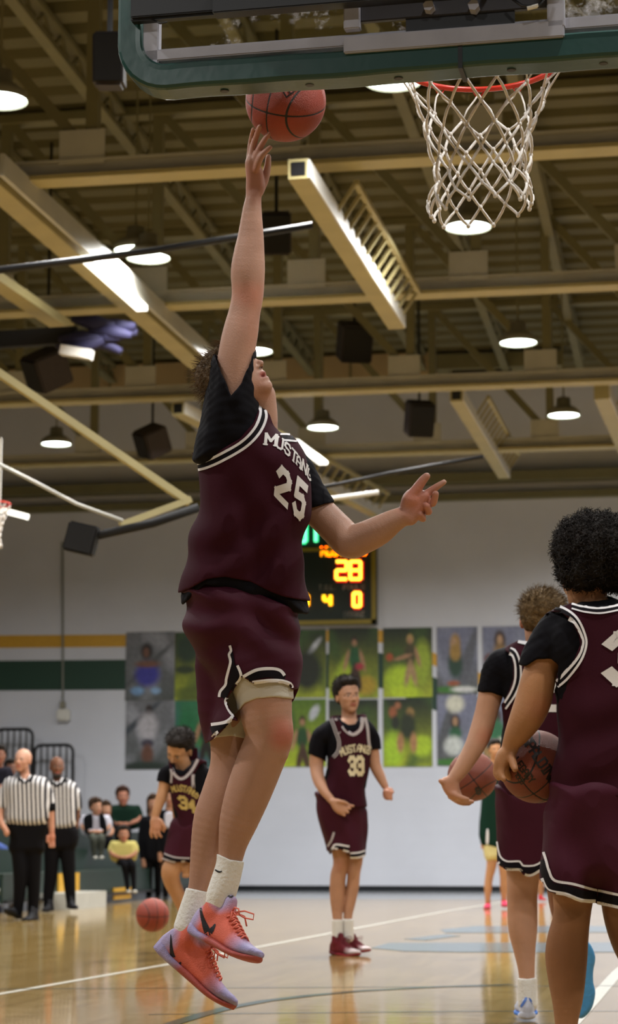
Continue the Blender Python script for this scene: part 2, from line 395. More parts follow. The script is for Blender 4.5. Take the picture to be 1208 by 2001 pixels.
tube_thing('black_pipe', 'long black pipe crossing behind the raised arm', 'pipe', [PY(-40, 533, 14), PY(300, 490, 14.2), PY(610, 440, 14.5)], .026, M['black'])
tube_thing('black_pipe', 'black pipe ending right of the open hand', 'pipe', [PY(620, 955, 16), PY(760, 925, 16), PY(945, 892, 16)], .016, M['black'])
tube_thing('pale_pipe', 'pale pipe just above the player\'s left forearm', 'pipe', [PY(620, 978, 17), PY(740, 962, 17)], .022, M['white_metal'])
tube_thing('hanging_cable', 'slack pale cable drooping at the left edge', 'cable', [PY(-40, 888, 15), PY(60, 938, 15), PY(150, 985, 15), PY(240, 1018, 15.1)], .014, M['steel_grey'])
p = PY(205, 660, 21)
t = empty('curtain_bundle', p, 'bundle of dark blue curtain with a white end, hanging at the left', 'curtain')
mb = MB()
for k in range(9):
    q = p+Vector((random.uniform(-.32, .15), random.uniform(-.1, .1), random.uniform(-.14, .16)))
    mb.tube([q+Vector((-.25, 0, random.uniform(-.08, .08))), q+Vector((0, .03, random.uniform(-.1, .1))), q+Vector((.22, 0, random.uniform(-.08, .08)))], [.03, .09, .04], 8)
mb.build('curtain_folds', mat('navy curtain', '1d1b3c', .8), t, True)
MB().beam(PY(-60, 668, 21), PY(150, 655, 21), .1, .18).build('curtain_bag', M['black_cloth'], t)
MB().beam(PY(120, 684, 20.8), PY(180, 694, 20.8), .12, .1).build('white_end', M['white_metal'], t)
# conduit and box on the wall
t = empty('wall_conduit', at_wall(124, 1230), 'grey conduit running down the wall to a small white alarm box', 'conduit')
a = at_wall(123, 1060); b2 = at_wall(124, 1385)
MB().tube([a+Vector((0, -.03, 0)), b2+Vector((0, -.03, 0))], .02, 8).build('pipe', mat('grey conduit', '77796f', .5), t)
MB().box(at_wall(127, 1398)+Vector((0, -.08, 0)), .24, .14, .22).build('alarm_box', M['white_metal'], t, bevel=.03)
MB().box(at_wall(124, 1378)+Vector((0, -.05, 0)), .1, .08, .12).build('junction', M['lamp_body'], t, bevel=.01)

# ---------------------------------------------------------------- lamps
def lamp(px, py, z=None, y=None, label='', d=.42, power=60):
    p = PZ(px, py, z) if z else PY(px, py, y)
    t = empty('high_bay_lamp', p, label, 'lamp', 'round lamps under the roof')
    MB().lathe(p, [(0, 0), (d/2, 0), (d/2, .03), (d*.46, .035)], 32).build('lens', M['lamp'], t, False)
    MB().lathe(p, [(d/2+.012, -.012), (d/2+.012, .05), (d*.36, .11), (d*.24, .13), (d*.22, .24), (.03, .26), (0, .26)], 32).build('housing', M['lamp_body'], t, True)
    MB().tube([p+Vector((0, 0, .26)), Vector((p.x, p.y, DECK-.02))], .012, 6).build('stem', M['steel_dim'], t)
    ld = bpy.data.lights.new('lamp_light', 'AREA'); ld.shape = 'DISK'; ld.size = d; ld.energy = power; ld.color = (1, .985, .96); ld.spread = math.radians(164)
    lo = bpy.data.objects.new('lamp_light', ld); C.objects.link(lo); lo.location = (0, 0, -.02); lo.parent = t
    return t
LZ = 6.7; LP_ = 235
for px, py, lab in ((768, 158, 'large bright lamp half hidden behind the backboard pad'), (915, 443, 'round lamp directly below the net'),
                    (1013, 669, 'round lamp right of centre above a girder'), (1102, 811, 'round lamp at the right near the far girder'),
                    (631, 835, 'round lamp just right of the player\'s chest'), (110, 867, 'round lamp at the lower left of the roof'),
                    (0, 195, 'lamp cut by the left edge of the photo'), (497, 686, 'lamp peeking out beside the raised upper arm'),
                    (290, 503, 'lower of two overlapping lamps by the black pipe')):
    lamp(px, py, LZ, None, lab, power=LP_)
lamp(265, 489, LZ+.12, None, 'upper of two overlapping lamps by the black pipe', power=60)
# the rest of the hall's lamps, above and beside the frame, light only
for x, y in ((-11, 4), (-5, 4.5), (1, 5), (6, 5), (-12, 11), (-6.5, 10.5), (.2, 11), (6, 11), (7, 17), (8, 23), (9, 29), (-12, 18), (0.5, 32), (3.6, 31.5), (2.2, 25.5), (-13, 26), (-5, -2), (2, -2)):
    ld = bpy.data.lights.new('lamp_light', 'AREA'); ld.shape = 'DISK'; ld.size = .42; ld.energy = LP_; ld.color = (1, .985, .96); ld.spread = math.radians(164)
    lo = bpy.data.objects.new('lamp_light', ld); C.objects.link(lo); lo.location = (x, y, LZ)
# sloping strip at the far left
tag(MB().beam(PY(-30, 988, 24), PY(54, 1010, 24), .09, .06).build('strip_lamp', M['strip_light']), 'short glowing strip lamp at the left edge above the green stripe', 'lamp')

# ---------------------------------------------------------------- speakers
def speaker(px, py, y, w, h, d, rz, rx, label, ry=0):
    p = PY(px, py, y); t = empty('loudspeaker', p, label, 'speaker', 'loudspeakers under the roof')
    R = Matrix.Rotation(math.radians(rz), 3, 'Z') @ Matrix.Rotation(math.radians(ry), 3, 'Y') @ Matrix.Rotation(math.radians(rx), 3, 'X')
    MB().box(p, w, d, h, R).build('cabinet', M['speaker_side'], t, bevel=.02)
    MB().box(p+R @ Vector((0, -d/2-.01, 0)), w*.9, .02, h*.9, R).build('grille', M['black_cloth'], t, bevel=.006)
    MB().tube([p+Vector((0, 0, h*.3)), Vector((p.x, p.y, DECK+.02))], .02, 6).build('hanger', M['black'], t)
speaker(693, 668, 27, .42, .50, .45, 20, 25, 'black loudspeaker hanging near the centre below a girder')
speaker(820, 818, 30, .38, .50, .4, 20, 22, 'black loudspeaker farther back, beside the ladder beam')
speaker(92, 722, 23, .38, .42, .42, -42, 30, 'black loudspeaker tilted at the left below the curtain bundle', 18)
speaker(298, 862, 27, .34, .38, .36, -42, 30, 'small tilted loudspeaker left of the black sleeve', 18)
speaker(540, 455, 20, .30, .42, .4, 10, 20, 'dark loudspeaker behind the raised forearm')
speaker(214, 120, 12, .19, .33, .25, 10, 10, 'black box behind the left corner of the backboard')

# ---------------------------------------------------------------- scoreboard
sx0, sx1 = at_wall(440, 1100).x, at_wall(738, 1100).x; sz0, sz1 = at_wall(700, 1222).z, at_wall(700, 1072).z
t = empty('scoreboard', ((sx0+sx1)/2, WY-.1, sz0), 'green and gold electronic scoreboard with lit red and amber digits', 'scoreboard')
MSB = mat('scoreboard face', '0b211a', .5, noise=.05); MGB = mat('gold frame', '8d7c1c', .4, noise=.05)
MB().box(((sx0+sx1)/2, WY-.1, (sz0+sz1)/2), sx1-sx0, .2, sz1-sz0).build('face_panel', MSB, t)
for nme, bx in (('frame_bar', ((sx0+sx1)/2, sz0+.04, sx1-sx0, .08)), ('frame_bar', ((sx0+sx1)/2, sz1-.03, sx1-sx0, .06)), ('frame_bar', (sx1-.04, (sz0+sz1)/2, .08, sz1-sz0)), ('frame_bar', (sx0+.04, (sz0+sz1)/2, .08, sz1-sz0))):
    MB().box((bx[0], WY-.21, bx[1]), bx[2], .04, bx[3]).build(nme, MGB, t)
ux0, ux1 = at_wall(485, 1040).x, at_wall(642, 1040).x; uz1 = at_wall(600, 1010).z
MB().box(((ux0+ux1)/2, WY-.1, (sz1+uz1)/2), ux1-ux0, .2, uz1-sz1).build('clock_panel', MSB, t)
def seg7(ch, cx, cy, w, h, core, halo, th):
    S = {'0': 'abcdef', '1': 'bc', '2': 'abged', '4': 'fgbc', '8': 'abcdefg', '3': 'abgcd', '5': 'afgcd'}[ch]
    X0, X1, Y0, Ym, Y1 = cx-w/2, cx+w/2, cy+h/2, cy, cy-h/2
    D = {'a': ((X0, Y1), (X1, Y1)), 'b': ((X1, Y1), (X1, Ym)), 'c': ((X1, Ym), (X1, Y0)), 'd': ((X0, Y0), (X1, Y0)), 'e': ((X0, Ym), (X0, Y0)), 'f': ((X0, Y1), (X0, Ym)), 'g': ((X0, Ym), (X1, Ym))}
    mc, mh = MB(), MB()
    for s in S:
        a, b = D[s]; va = at_wall(*a); vb = at_wall(*b)
        for mb, w_, dy in ((mh, th, -.225), (mc, th*.62, -.25)):
            A = Vector((va.x, WY+dy, va.z)); B = Vector((vb.x, WY+dy, vb.z))
            mb.tube([A, B], w_/2, 8)
    o = mh.build('digit', halo, t); mc.build('digit_core', core, o)
ERED = mat('red led', 'ff1a10', .5, noise=0, emit=.9); EYEL = mat('hot led', 'ffd23c', .5, noise=0, emit=3.6)
EAMB = mat('amber led', 'ff9a08', .5, noise=0, emit=2.2); EYL2 = mat('yellow led', 'ffe02a', .5, noise=0, emit=2.2); EGRN = mat('green led', '18e08a', .5, noise=0, emit=1.8); EGR2 = mat('pale green led', '80ffc0', .5, noise=0, emit=2.0)
seg7('2', 672, 1118, 20, 34, EYEL, ERED, .1); seg7('8', 699, 1118, 20, 34, EYEL, ERED, .1); seg7('0', 702, 1175, 13, 26, EYEL, ERED, .1)
seg7('4', 644, 1176, 13, 20, EYL2, EAMB, .07); seg7('0', 600, 1176, 12, 20, EYL2, EAMB, .07)
seg7('1', 613, 1045, 18, 34, EGR2, EGRN, .08); seg7('0', 596, 1045, 12, 34, EGR2, EGRN, .08)
def wall_text(txt, px, py, hpx, m, dy, name, th=1.2, wpx=None):
    p = at_wall(px, py); h = hpx*WY/FP*.985
    xs = 1.0 if wpx is None else (wpx*WY/FP)/text_w(txt, h)
    text_mb(txt, (p.x, WY+dy, p.z), (xs, 0, 0), (0, 0, 1), h, th).build(name, m, t)
wall_text('MUSTANGS', 632, 1089, 17, EAMB, -.215, 'team_name', 1.5, 90)
MGT = mat('grey lettering', '8d8f88', .6)
wall_text('T.O.L.', 628, 1155, 9, MGT, -.205, 'caption', 1.2, 32); wall_text('FOULS', 675, 1155, 9, MGT, -.205, 'caption', 1.2, 42); wall_text('SCORE', 676, 1208, 10, MGT, -.205, 'caption', 1.5, 40)

# ---------------------------------------------------------------- posters
MPO = mat('printed vinyl', 'ffffff', .45, noise=0, attr='Print')
def poster(x0, y0_, x1, y1_, bg, blobs, label, grp='sports posters on the far wall'):
    nx, nz = 40, 54; A = at_wall(x0, y0_); B = at_wall(x1, y1_)
    t = empty('team_poster', ((A.x+B.x)/2, WY, (A.z+B.z)/2), label, 'poster', grp)
    mb = MB(); vs = [(A.x+(B.x-A.x)*i/nx, WY-.022, A.z+(B.z-A.z)*j/nz) for j in range(nz+1) for i in range(nx+1)]
    mb.add(vs, [(j*(nx+1)+i, (j+1)*(nx+1)+i, (j+1)*(nx+1)+i+1, j*(nx+1)+i+1) for j in range(nz) for i in range(nx)])
    me = mb.mesh('sheet'); ca = me.color_attributes.new('Print', 'FLOAT_COLOR', 'POINT')
    U = np.array([[i/nx, j/nz] for j in range(nz+1) for i in range(nx+1)])
    c0, c1, c2 = (np.array(lin(c)) for c in bg)
    ph = rng.rand(8)*6
    nz_ = .5+.25*np.sin(U[:, 0]*5+ph[0]+2*np.sin(U[:, 1]*4+ph[1]))+.25*np.sin(U[:, 1]*7+ph[2]+2*np.sin(U[:, 0]*6+ph[3]))
    col = c0+(c1-c0)*U[:, 1:2]**1.5; col = col+(c2-col)*np.clip((nz_[:, None]-.45)*1.6, 0, 1)
    for (cx, cy, rx, ry, cc, ang) in blobs:
        a = math.radians(ang); dx = U[:, 0]-cx; dy = (U[:, 1]-cy)*1.3; ry = ry*1.3
        u = (dx*math.cos(a)+dy*math.sin(a))/rx; v = (-dx*math.sin(a)+dy*math.cos(a))/ry
        w = np.clip((1.32-np.sqrt(u*u+v*v))*1.7, 0, 1)[:, None]; col = col*(1-w)+np.array(lin(cc))*w
    hf = 1+.16*np.sin(U[:, 0]*23+ph[4]+3*np.sin(U[:, 1]*17+ph[5]))*np.sin(U[:, 1]*29+ph[6]+2*np.sin(U[:, 0]*19)); col = col*hf[:, None]*.9
    full = np.ones((len(U), 4)); full[:, :3] = col; ca.data.foreach_set('color', full.astype(np.float32).ravel())
    obj('sheet', me, MPO, t)
    MB().box(((A.x+B.x)/2, WY-.0105, (A.z+B.z)/2), B.x-A.x, .02, A.z-B.z).build('backing', M['white_metal'], t)
sk = 'b08462'; dk = '17251a'
def player_fig(cx, top, s, sh, lg, hair='2a1d12', arm=0, ball=None):
    b = [(cx, top+.07*s, .07*s, .075*s, hair, 0), (cx, top+.10*s, .05*s, .055*s, sk, 0), (cx, top+.32*s, .13*s, .17*s, sh, 0), (cx-.05*s, top+.62*s, .06*s, .2*s, lg, 12), (cx+.07*s, top+.62*s, .06*s, .2*s, lg, -14),
         (cx-.17*s, top+.36*s, .04*s, .16*s, sk, 15+arm), (cx+.17*s, top+.36*s, .04*s, .16*s, sk, -15)]
    if ball: b.append((ball[0], ball[1], .07, .055, 'b5522a', 0))
    return b
GRN = ('1a2a18', 'a9b62a', '3c5a22'); GRY = ('76787e', '4c5250', 'a0a2ab'); BLU = ('7b7f99', '54564f', '8e93a8')
poster(247, 1236, 341, 1368, GRY, [(.45, .5, .06, .5, '55585c', 50)]+[(.43, .28, .12, .12, '1d1714', 0), (.42, .30, .06, .07, '7a5240', 0), (.45, .62, .24, .17, '3b3aa0', 0), (.45, .47, .25, .05, '7a5240', 0), (.25, .86, .13, .06, '7fa8d6', 0), (.62, .86, .1, .05, '8fb2d8', 0)], 'grey poster of a seated figure in blue, top left of the posters')
poster(247, 1370, 341, 1503, GRY, [(.25, .3, .06, .5, '404750', 50), (.47, .14, .07, .08, '2a1a14', 0), (.45, .38, .2, .2, 'b9b6bd', 0), (.45, .62, .13, .06, '3c3a4c', 0), (.45, .78, .12, .14, '6c4636', 0), (.4, .97, .5, .08, '28362e', 0)], 'grey poster of a figure in a white top, bottom left of the posters')
poster(343, 1236, 440, 1368, GRN, [(.25, .25, .22, .2, '1f3a20', 0), (.2, .55, .2, .06, '2a3a16', 0), (.55, .45, .09, .3, '20180f', 0), (.5, .9, .5, .1, '5a6a1a', 0)], 'yellow green poster beside the player\'s hip, top row')
poster(343, 1370, 440, 1500, ('2c7a50', '55862a', '3a4a7a'), [(.25, .5, .22, .35, '157040', 0)]+player_fig(.62, .12, 1, '15120f', '20180f'), 'poster with blue top and green lettering, above the dribbling player')
poster(545, 1232, 638, 1363, GRN, [(.75, .25, .05, .16, 'c6cad2', 40), (.6, .6, .3, .3, '1c2413', 0)], 'dark green poster with a white streak, just right of the player\'s shorts')
poster(545, 1367, 638, 1498, ('5a7a1e', 'b6c82c', '3a5a20'), [(.75, .2, .08, .12, 'c6cad2', 30)]+player_fig(.5, .25, 1.0, '1d4a22', '4a3020'), 'green poster with white flash behind the standing player\'s shoulder, bottom row')
poster(643, 1229, 740, 1364, GRN, [(.3, .75, .2, .35, 'a8c02c', 20), (.75, .82, .2, .13, 'b89a2a', 0)]+player_fig(.52, .12, .95, '1d5a30', '3a2014')+[(.62, .55, .08, .05, 'b03040', 0)], 'green poster of a player with a red ball, above the standing player\'s head')
poster(643, 1368, 740, 1499, GRN, player_fig(.7, .2, .9, '1d4a22', '4a3020'), 'poster mostly hidden behind the standing player\'s head')
poster(749, 1228, 846, 1362, GRN, [(.35, .75, .3, .2, 'b4d22a', 0), (.8, .5, .16, .3, '9ab030', 0), (.45, .95, .3, .1, 'c2dc2a', 0)]+player_fig(.55, .1, .9, '4a4426', 'b09066', 'c0a060', 60, (.13, .42)), 'poster of a blonde player reaching for an orange ball')
poster(749, 1366, 846, 1498, GRN, [(.2, .75, .2, .25, 'a8cc2c', 0), (.8, .7, .2, .15, 'b0cc2c', 0)]+[(.2, .2, .08, .08, 'a05c3a', 0), (.3, .1, .06, .05, 'a86a48', 0), (.55, .22, .08, .08, 'b08a50', 0), (.5, .4, .16, .2, '24301a', 0), (.35, .65, .07, .14, 'b08055', 0), (.62, .65, .07, .14, 'b08055', 0), (.25, .35, .08, .1, '20281a', 0)], 'poster of a crouching group of players, left of the pompom poster')
poster(854, 1226, 935, 1356, BLU, [(.75, .5, .12, .5, '5e616c', 20), (.45, .25, .12, .14, 'b08a4a', 0), (.42, .24, .06, .07, 'c09a78', 0), (.45, .55, .17, .22, '1c4030', 0), (.45, .38, .13, .12, 'a8843c', 0), (.4, .93, .5, .05, '3c7a2a', 0), (.65, .93, .3, .04, 'dcdcdc', 0), (.4, .84, .15, .04, 'a0583a', 0)], 'grey blue poster of a girl with long blonde hair')
poster(854, 1358, 935, 1496, BLU, [(.2, .5, .1, .4, '55585e', 20), (.45, .13, .21, .12, 'd9d8c6', 0), (.45, .4, .12, .12, '2c1a12', 0), (.45, .38, .06, .06, 'b08a68', 0), (.45, .55, .15, .1, '1e5a38', 0), (.4, .72, .22, .13, 'cfd4cf', 0), (.4, .95, .5, .05, '3c7a2a', 0)], 'grey blue poster of a girl holding a white pompom overhead')
poster(943, 1225, 1030, 1356, BLU, [(.4, .2, .13, .14, '3a2418', 0), (.4, .2, .06, .07, 'c09a78', 0), (.4, .45, .16, .2, '8a6a3c', 0), (.15, .5, .12, .1, '6a3a34', 0)], 'grey blue poster of a dark haired girl, top right, beside the brown haired player')
poster(943, 1358, 1030, 1496, BLU, [(.3, .3, .12, .1, '3a2418', 0), (.3, .5, .2, .15, '2a7048', 0), (.5, .7, .2, .1, 'd8d4c0', 0), (.2, .8, .2, .08, 'a8844c', 0)], 'grey blue poster half hidden behind the brown haired player\'s arm')

# ---------------------------------------------------------------- stands
t = empty('bleachers', (-9, 30, 0), 'dark green bleachers with gold panels at the left', 'bleachers')
xb = PZ(235, 1765, 0); XB = xb.x-.15; YB0, YB1 = xb.y-4.6, WY-.6
MGS = mat('green bench plastic', '10281f', .45, noise=.06)
for k in range(4):
    x1 = XB-.75*k; z = .42+.28*k
    MB().box((x1-.14, (YB0+YB1)/2, z), .28, YB1-YB0, .06).build('bench_seat', MGS, t)
    MB().box((x1-.02, (YB0+YB1)/2, z-.17), .03, YB1-YB0, .28).build('bench_front', MGS, t)
    MB().box((x1-.52, (YB0+YB1)/2, z-.2), .5, YB1-YB0, .05).build('foot_board', M['steel_grey'], t)
p = PZ(175, 1765, 0)
MB().box((XB+.012, YB0+2.6, .3), .02, .9, .26).build('gold_panel', M['yellow_paint'], t)
MB().box((XB+.012, YB0+5.2, .12), .02, .9, .16).build('gold_panel', M['yellow_paint'], t)
MB().box((XB+.2, YB0+2.2, .1), .4, 1.6, .2).build('entry_step', M['steel_grey'], t)
MB().box((XB+.03, (YB0+YB1)/2, .13), .05, YB1-YB0, .03).build('lower_rail', M['black'], t)
def guard(x0, x1, ytop, ybot, lab):
    Yg = WY-.45; tp = PY((x0+x1)/2, ytop, Yg).z; bt = PY(x0, ybot, Yg).z; a = PY(x0, ytop, Yg).x; b = PY(x1, ytop, Yg).x
    t2 = empty('guard_rail', ((a+b)/2, Yg, bt), lab, 'railing', 'black guard rails')
    r = .12; pts = [(a, Yg, 0.02)]+[(a+r-r*math.cos(q), Yg, tp-r+r*math.sin(q)) for q in (0, .5, 1.1, 1.57)]+[(b-r+r*math.sin(q), Yg, tp-r+r*math.cos(q)) for q in (0, .5, 1.1, 1.57)]+[(b, Yg, 0.02)]
    MB().tube(pts, .03, 8).build('rail_frame', M['black'], t2, True)
    for k in range(1, 6):
        x = a+(b-a)*k/6; MB().tube([(x, Yg, .3), (x, Yg, tp-.02)], .018, 6).build('baluster', M['black'], t2)
guard(-8, 64, 1425, 1700, 'taller black guard rail with upright bars behind the bald referee')
guard(68, 143, 1456, 1700, 'lower black guard rail behind the second referee')
# ================================================================ basket above the camera
RC = PZ(937, 119, 3.05)                       # rim centre
YB = RC.y-.381
HX = RC.x
t = empty('basketball_hoop', (HX, YB, 2.9), 'near basketball goal seen from behind, glass backboard with dark green padding and white net', 'basketball hoop')
MRIM = mat('orange red rim paint', 'c8301f', .35, noise=.05)
MPAD = mat('dark green vinyl padding', '0f3a34', .35, noise=.06, nscale=6, bump=.15, bscale=12)
MFR = mat('grey aluminium', '9d9ca4', .45, metal=.1, noise=.06, nscale=12)
MROPE = mat('white net cord', 'd9d3cc', .8, noise=.06, nscale=120, bump=.4, bscale=400)
mg = bpy.data.materials.new('scuffed glass'); mg.use_nodes = True; nt = mg.node_tree; N = nt.nodes; L = nt.links; b = N['Principled BSDF']
b.inputs['Base Color'].default_value = (.9, .95, .93, 1); b.inputs['Roughness'].default_value = .02; b.inputs['IOR'].default_value = 1.2
b.inputs['Transmission Weight'].default_value = 1
tc = N.new('ShaderNodeTexCoord'); n = N.new('ShaderNodeTexNoise'); n.inputs['Scale'].default_value = 26; n.inputs['Detail'].default_value = 9; n.inputs['Roughness'].default_value = .75
n3 = N.new('ShaderNodeTexNoise'); n3.inputs['Scale'].default_value = 3; L.new(tc.outputs['Object'], n3.inputs['Vector'])
L.new(tc.outputs['Object'], n.inputs['Vector'])
mm = N.new('ShaderNodeMath'); mm.operation = 'MULTIPLY'; L.new(n.outputs['Fac'], mm.inputs[0]); L.new(n3.outputs['Fac'], mm.inputs[1])
rp = N.new('ShaderNodeValToRGB'); rp.color_ramp.elements[0].position = .27; rp.color_ramp.elements[1].position = .36; rp.color_ramp.elements[1].color = (.5, .5, .5, 1)
L.new(mm.outputs[0], rp.inputs[0])
df = N.new('ShaderNodeBsdfTranslucent'); df.inputs[0].default_value = (.75, .75, .8, 1)
ms = N.new('ShaderNodeMixShader'); L.new(rp.outputs[0], ms.inputs[0]); L.new(b.outputs[0], ms.inputs[1]); L.new(df.outputs[0], ms.inputs[2]); L.new(ms.outputs[0], N['Material Output'].inputs[0])
MB().box((HX, YB-.006, 2.90+.535), 1.80, .012, 1.05).build('glass_pane', mg, t)
# aluminium frame round the glass
def fbar(cx, cz, sx, sz, y=YB-.03, d=.035, m=MFR, name='frame_bar', bev=.003): return MB().box((cx, y, cz), sx, d, sz).build(name, m, t, bevel=bev)
zb = PY(893, 84, YB-.03).z
fbar(HX, 2.972, 1.80, .034); fbar(HX, 3.96, 1.80, .045); fbar(HX-.885, 3.43, .05, .98); fbar(HX+.885, 3.43, .05, .98)
# steel mounting bracket
def ym_(a, b): return (a+b)/2
def bar_px(x0, y0, x1, y1, Y, d, m, name, bev=.003):
    xm = (x0+x1)/2; a = PY(xm, y0, Y); b2 = PY(xm, y1, Y); a.x = PY(x0, ym_(y0, y1), Y).x; b2.x = PY(x1, ym_(y0, y1), Y).x; return MB().box(((a.x+b2.x)/2, Y, (a.z+b2.z)/2), abs(b2.x-a.x), d, abs(a.z-b2.z)).build(name, m, t, bevel=bev)
yb = YB-.055
bar_px(680, 57, 1112, 90, yb, .03, MFR, 'bracket_bar'); bar_px(680, -60, 712, 57, yb, .03, MFR, 'bracket_bar'); bar_px(1078, -70, 1112, 57, yb, .03, MFR, 'bracket_bar')
bar_px(712, -60, 1078, 30, yb+.005, .02, mat('dark grey steel', '3a3a40', .5, noise=.05), 'mount_plate')
MB().box((HX, YB-.045, PY(893, 48, yb).z), .30, .02, .06).build('rim_backplate', M['black'], t)
for px in (847, 935):
    p = PY(px, 13, yb-.02); MB().tube([p+Vector((0, .02, 0)), p-Vector((0, .015, 0))], .016, 6).build('bolt', MFR, t); 
bar_px(425, -60, 1112, 2, yb-.05, .05, M['black'], 'top_arm'); bar_px(262, -40, 470, 24, yb-.03, .03, M['black'], 'side_arm'); bar_px(262, 4, 676, 24, yb-.02, .03, M['black'], 'side_arm')
MB().tube([PY(1005, -6, yb-.05), PY(1030, 12, yb-.06), PY(1062, 14, yb-.06), PY(1075, -4, yb-.05)], .004, 6).build('cable', M['black'], t, True)
MB().tube([PY(1040, 17, yb-.06), PY(1062, 12, yb-.06)], .006, 6).build('cable_tag', M['white_metal'], t)
MB().tube([PY(300, 31, yb-.03), PY(318, 40, yb-.04), PY(332, 37, yb-.04)], .0025, 6).build('loose_cord', M['black'], t, True)
# padding: two bottom halves and two sides, rounded corners
def pad(name, pts, label=None):
    mb = MB(); prof = [(-.052, .0), (-.053, -.044), (-.049, -.052), (-.040, -.055), (.040, -.055), (.05, -.052), (.053, -.044), (.053, 0), (.053, .014), (.047, .02), (-.047, .02), (-.053, .014)]
    vs = []; fs = []; n = len(prof); k = len(pts)
    for i, (x, z) in enumerate(pts):
        a = Vector(pts[max(i-1, 0)]); c = Vector(pts[min(i+1, k-1)]); d = (c-a).normalized(); nn = Vector((d.y, -d.x))
        for u, w in prof: vs.append((x+nn.x*w, YB-.005+u, z+nn.y*w))
    for i in range(k-1):
        for j in range(n): fs.append((i*n+j, i*n+(j+1) % n, (i+1)*n+(j+1) % n, (i+1)*n+j))
    fs += [tuple(range(n))[::-1], tuple((k-1)*n+j for j in range(n))]
    mb.add(vs, fs); o = mb.build(name, MPAD, t, False, label=label); return o
zz = 2.922
hl = .925; r = .09
arcL = [(HX-hl+r-r*math.sin(q), zz+r-r*math.cos(q)) for q in [i*math.pi/2/8 for i in range(9)]]
wob = lambda x: .0015*math.sin(x*9)+.001*math.sin(x*23)
xs = [HX-.004-i*(hl-r-.004)/24 for i in range(25)]
padL = [(x, zz+wob(x)) for x in xs]+arcL[1:]+[(HX-hl, zz+r+.1*i) for i in range(1, 6)]
pad('padding', [(p[0], p[1]) for p in reversed(padL)][::-1])
arcR = [(HX+hl-r+r*math.sin(q), zz+r-r*math.cos(q)) for q in [i*math.pi/2/8 for i in range(9)]]
padR = [(HX+hl, zz+r+.1*i) for i in range(5, 0, -1)]+arcR[::-1]+[(x, zz+wob(x)) for x in [HX+.004+i*(hl-r-.004)/24 for i in range(25)][::-1]][1:]
pad('padding', padR)
MB().box((HX, YB-.005, zz-.015), .012, .108, .09).build('pad_seam', M['black'], t)
for px in (429, 605, 785, 1010, 1190):
    q = PZ(px, 150, zz-.055); p = Vector((q.x, YB-.005, zz-.0555)); 
    MB().lathe(p, [(0, -.002), (.011, -.002), (.013, 0)], 16).build('pad_hole', M['black'], t)
# rim with bracket and hooks
mb = MB(); mb.tube([RC+Vector((.2375*math.cos(a), .2375*math.sin(a), 0)) for a in [2*math.pi*i/64 for i in range(64)]], .0085, 10, True)
rim = mb.build('rim', MRIM, t, True)
mb = MB(); mb.box((HX, YB+.02, 3.03), .16, .03, .12); mb.beam((HX-.06, YB+.02, 3.04), (RC.x-.1, RC.y-.215, 3.05), .02, .02); mb.beam((HX+.06, YB+.02, 3.04), (RC.x+.1, RC.y-.215, 3.05), .02, .02)
mb.beam((HX-.15, YB-.05, 3.07), (HX-.12, YB+.03, 3.07), .02, .04); mb.beam((HX+.07, YB-.06, 3.08), (HX+.17, YB+.01, 3.08), .02, .02)
mb.build('rim_bracket', MRIM, t)
hk = MB()
for i in range(12):
    a = 2*math.pi*(i+.25)/12; c = RC+Vector((.2375*math.cos(a), .2375*math.sin(a), -.012)); tt = Vector((-math.sin(a), math.cos(a), 0))
    hk.tube([c-tt*.016+Vector((0, 0, .006)), c-tt*.008-Vector((0, 0, .009)), c, c+tt*.008-Vector((0, 0, .009)), c+tt*.016+Vector((0, 0, .006))], .0028, 6)
hk.build('net_hooks', MRIM, t, True)
def make_net(c, parent, sc=1.0, thick=.0036, n=12, seed=3):
    rr = random.Random(seed); kn = MB(); rp_ = MB()
    rows = [(.236, -.015), (.196, -.115), (.168, -.175), (.150, -.235), (.140, -.30), (.136, -.36), (.146, -.415), (.150, -.462)]
    def node(r, k):
        R_, z = rows[r]; off = .5*(r % 2); a = 2*math.pi*(k+.25+off)/n
        j = 0 if r == 0 else .008; dz = 0 if r < 2 else (.018*math.sin(a*1+1.0) + rr.uniform(-.006, .006))*(r/7)
        return c+sc*Vector(((R_+rr.uniform(-j, j))*math.cos(a+rr.uniform(-j, j)*2), (R_+rr.uniform(-j, j))*math.sin(a), z+dz+rr.uniform(-j, j)*.6))
    ND = [[node(r, k) for k in range(n)] for r in range(len(rows))]
    def rope(a, b, sag=.006):
        m1 = a.lerp(b, .33); m2 = a.lerp(b, .67); rad = Vector(((a.x+b.x)/2-c.x, (a.y+b.y)/2-c.y, 0)); rad = rad.normalized()*sag*sc if rad.length > 1e-5 else Vector()
        rp_.tube([a, m1+rad, m2+rad, b], [thick*sc, thick*1.25*sc, thick*1.25*sc, thick*sc], 7)
    for r in range(len(rows)-1):
        for k in range(n):
            a = ND[r][k]
            # diamonds: each knot joins the two below
            if r % 2 == 0: lo = (ND[r+1][k], ND[r+1][(k-1) % n])
            else: lo = (ND[r+1][k], ND[r+1][(k+1) % n])
            for b_ in lo:
                if r == 0:
                    tt = (b_-a); side = Vector((-(a.y-c.y), a.x-c.x, 0)).normalized()*.012*(1 if lo.index(b_) == 0 else -1)
                    rp_.tube([a, a+side-Vector((0, 0, .02*sc)), a.lerp(b_, .6)+side*.5, b_], thick*.8*sc, 6)
                else: rope(a, b_)
    for r in range(1, len(rows)):
        for k in range(n):
            p = ND[r][k]; kn.lathe(p, [(0, -.009*sc), (.0055*sc, -.006*sc), (.0068*sc, 0), (.0055*sc, .006*sc), (0, .009*sc)], 7)
    kn.add(rp_.v, rp_.f)
    return kn.build('net', MROPE, parent, True)
make_net(RC, t)
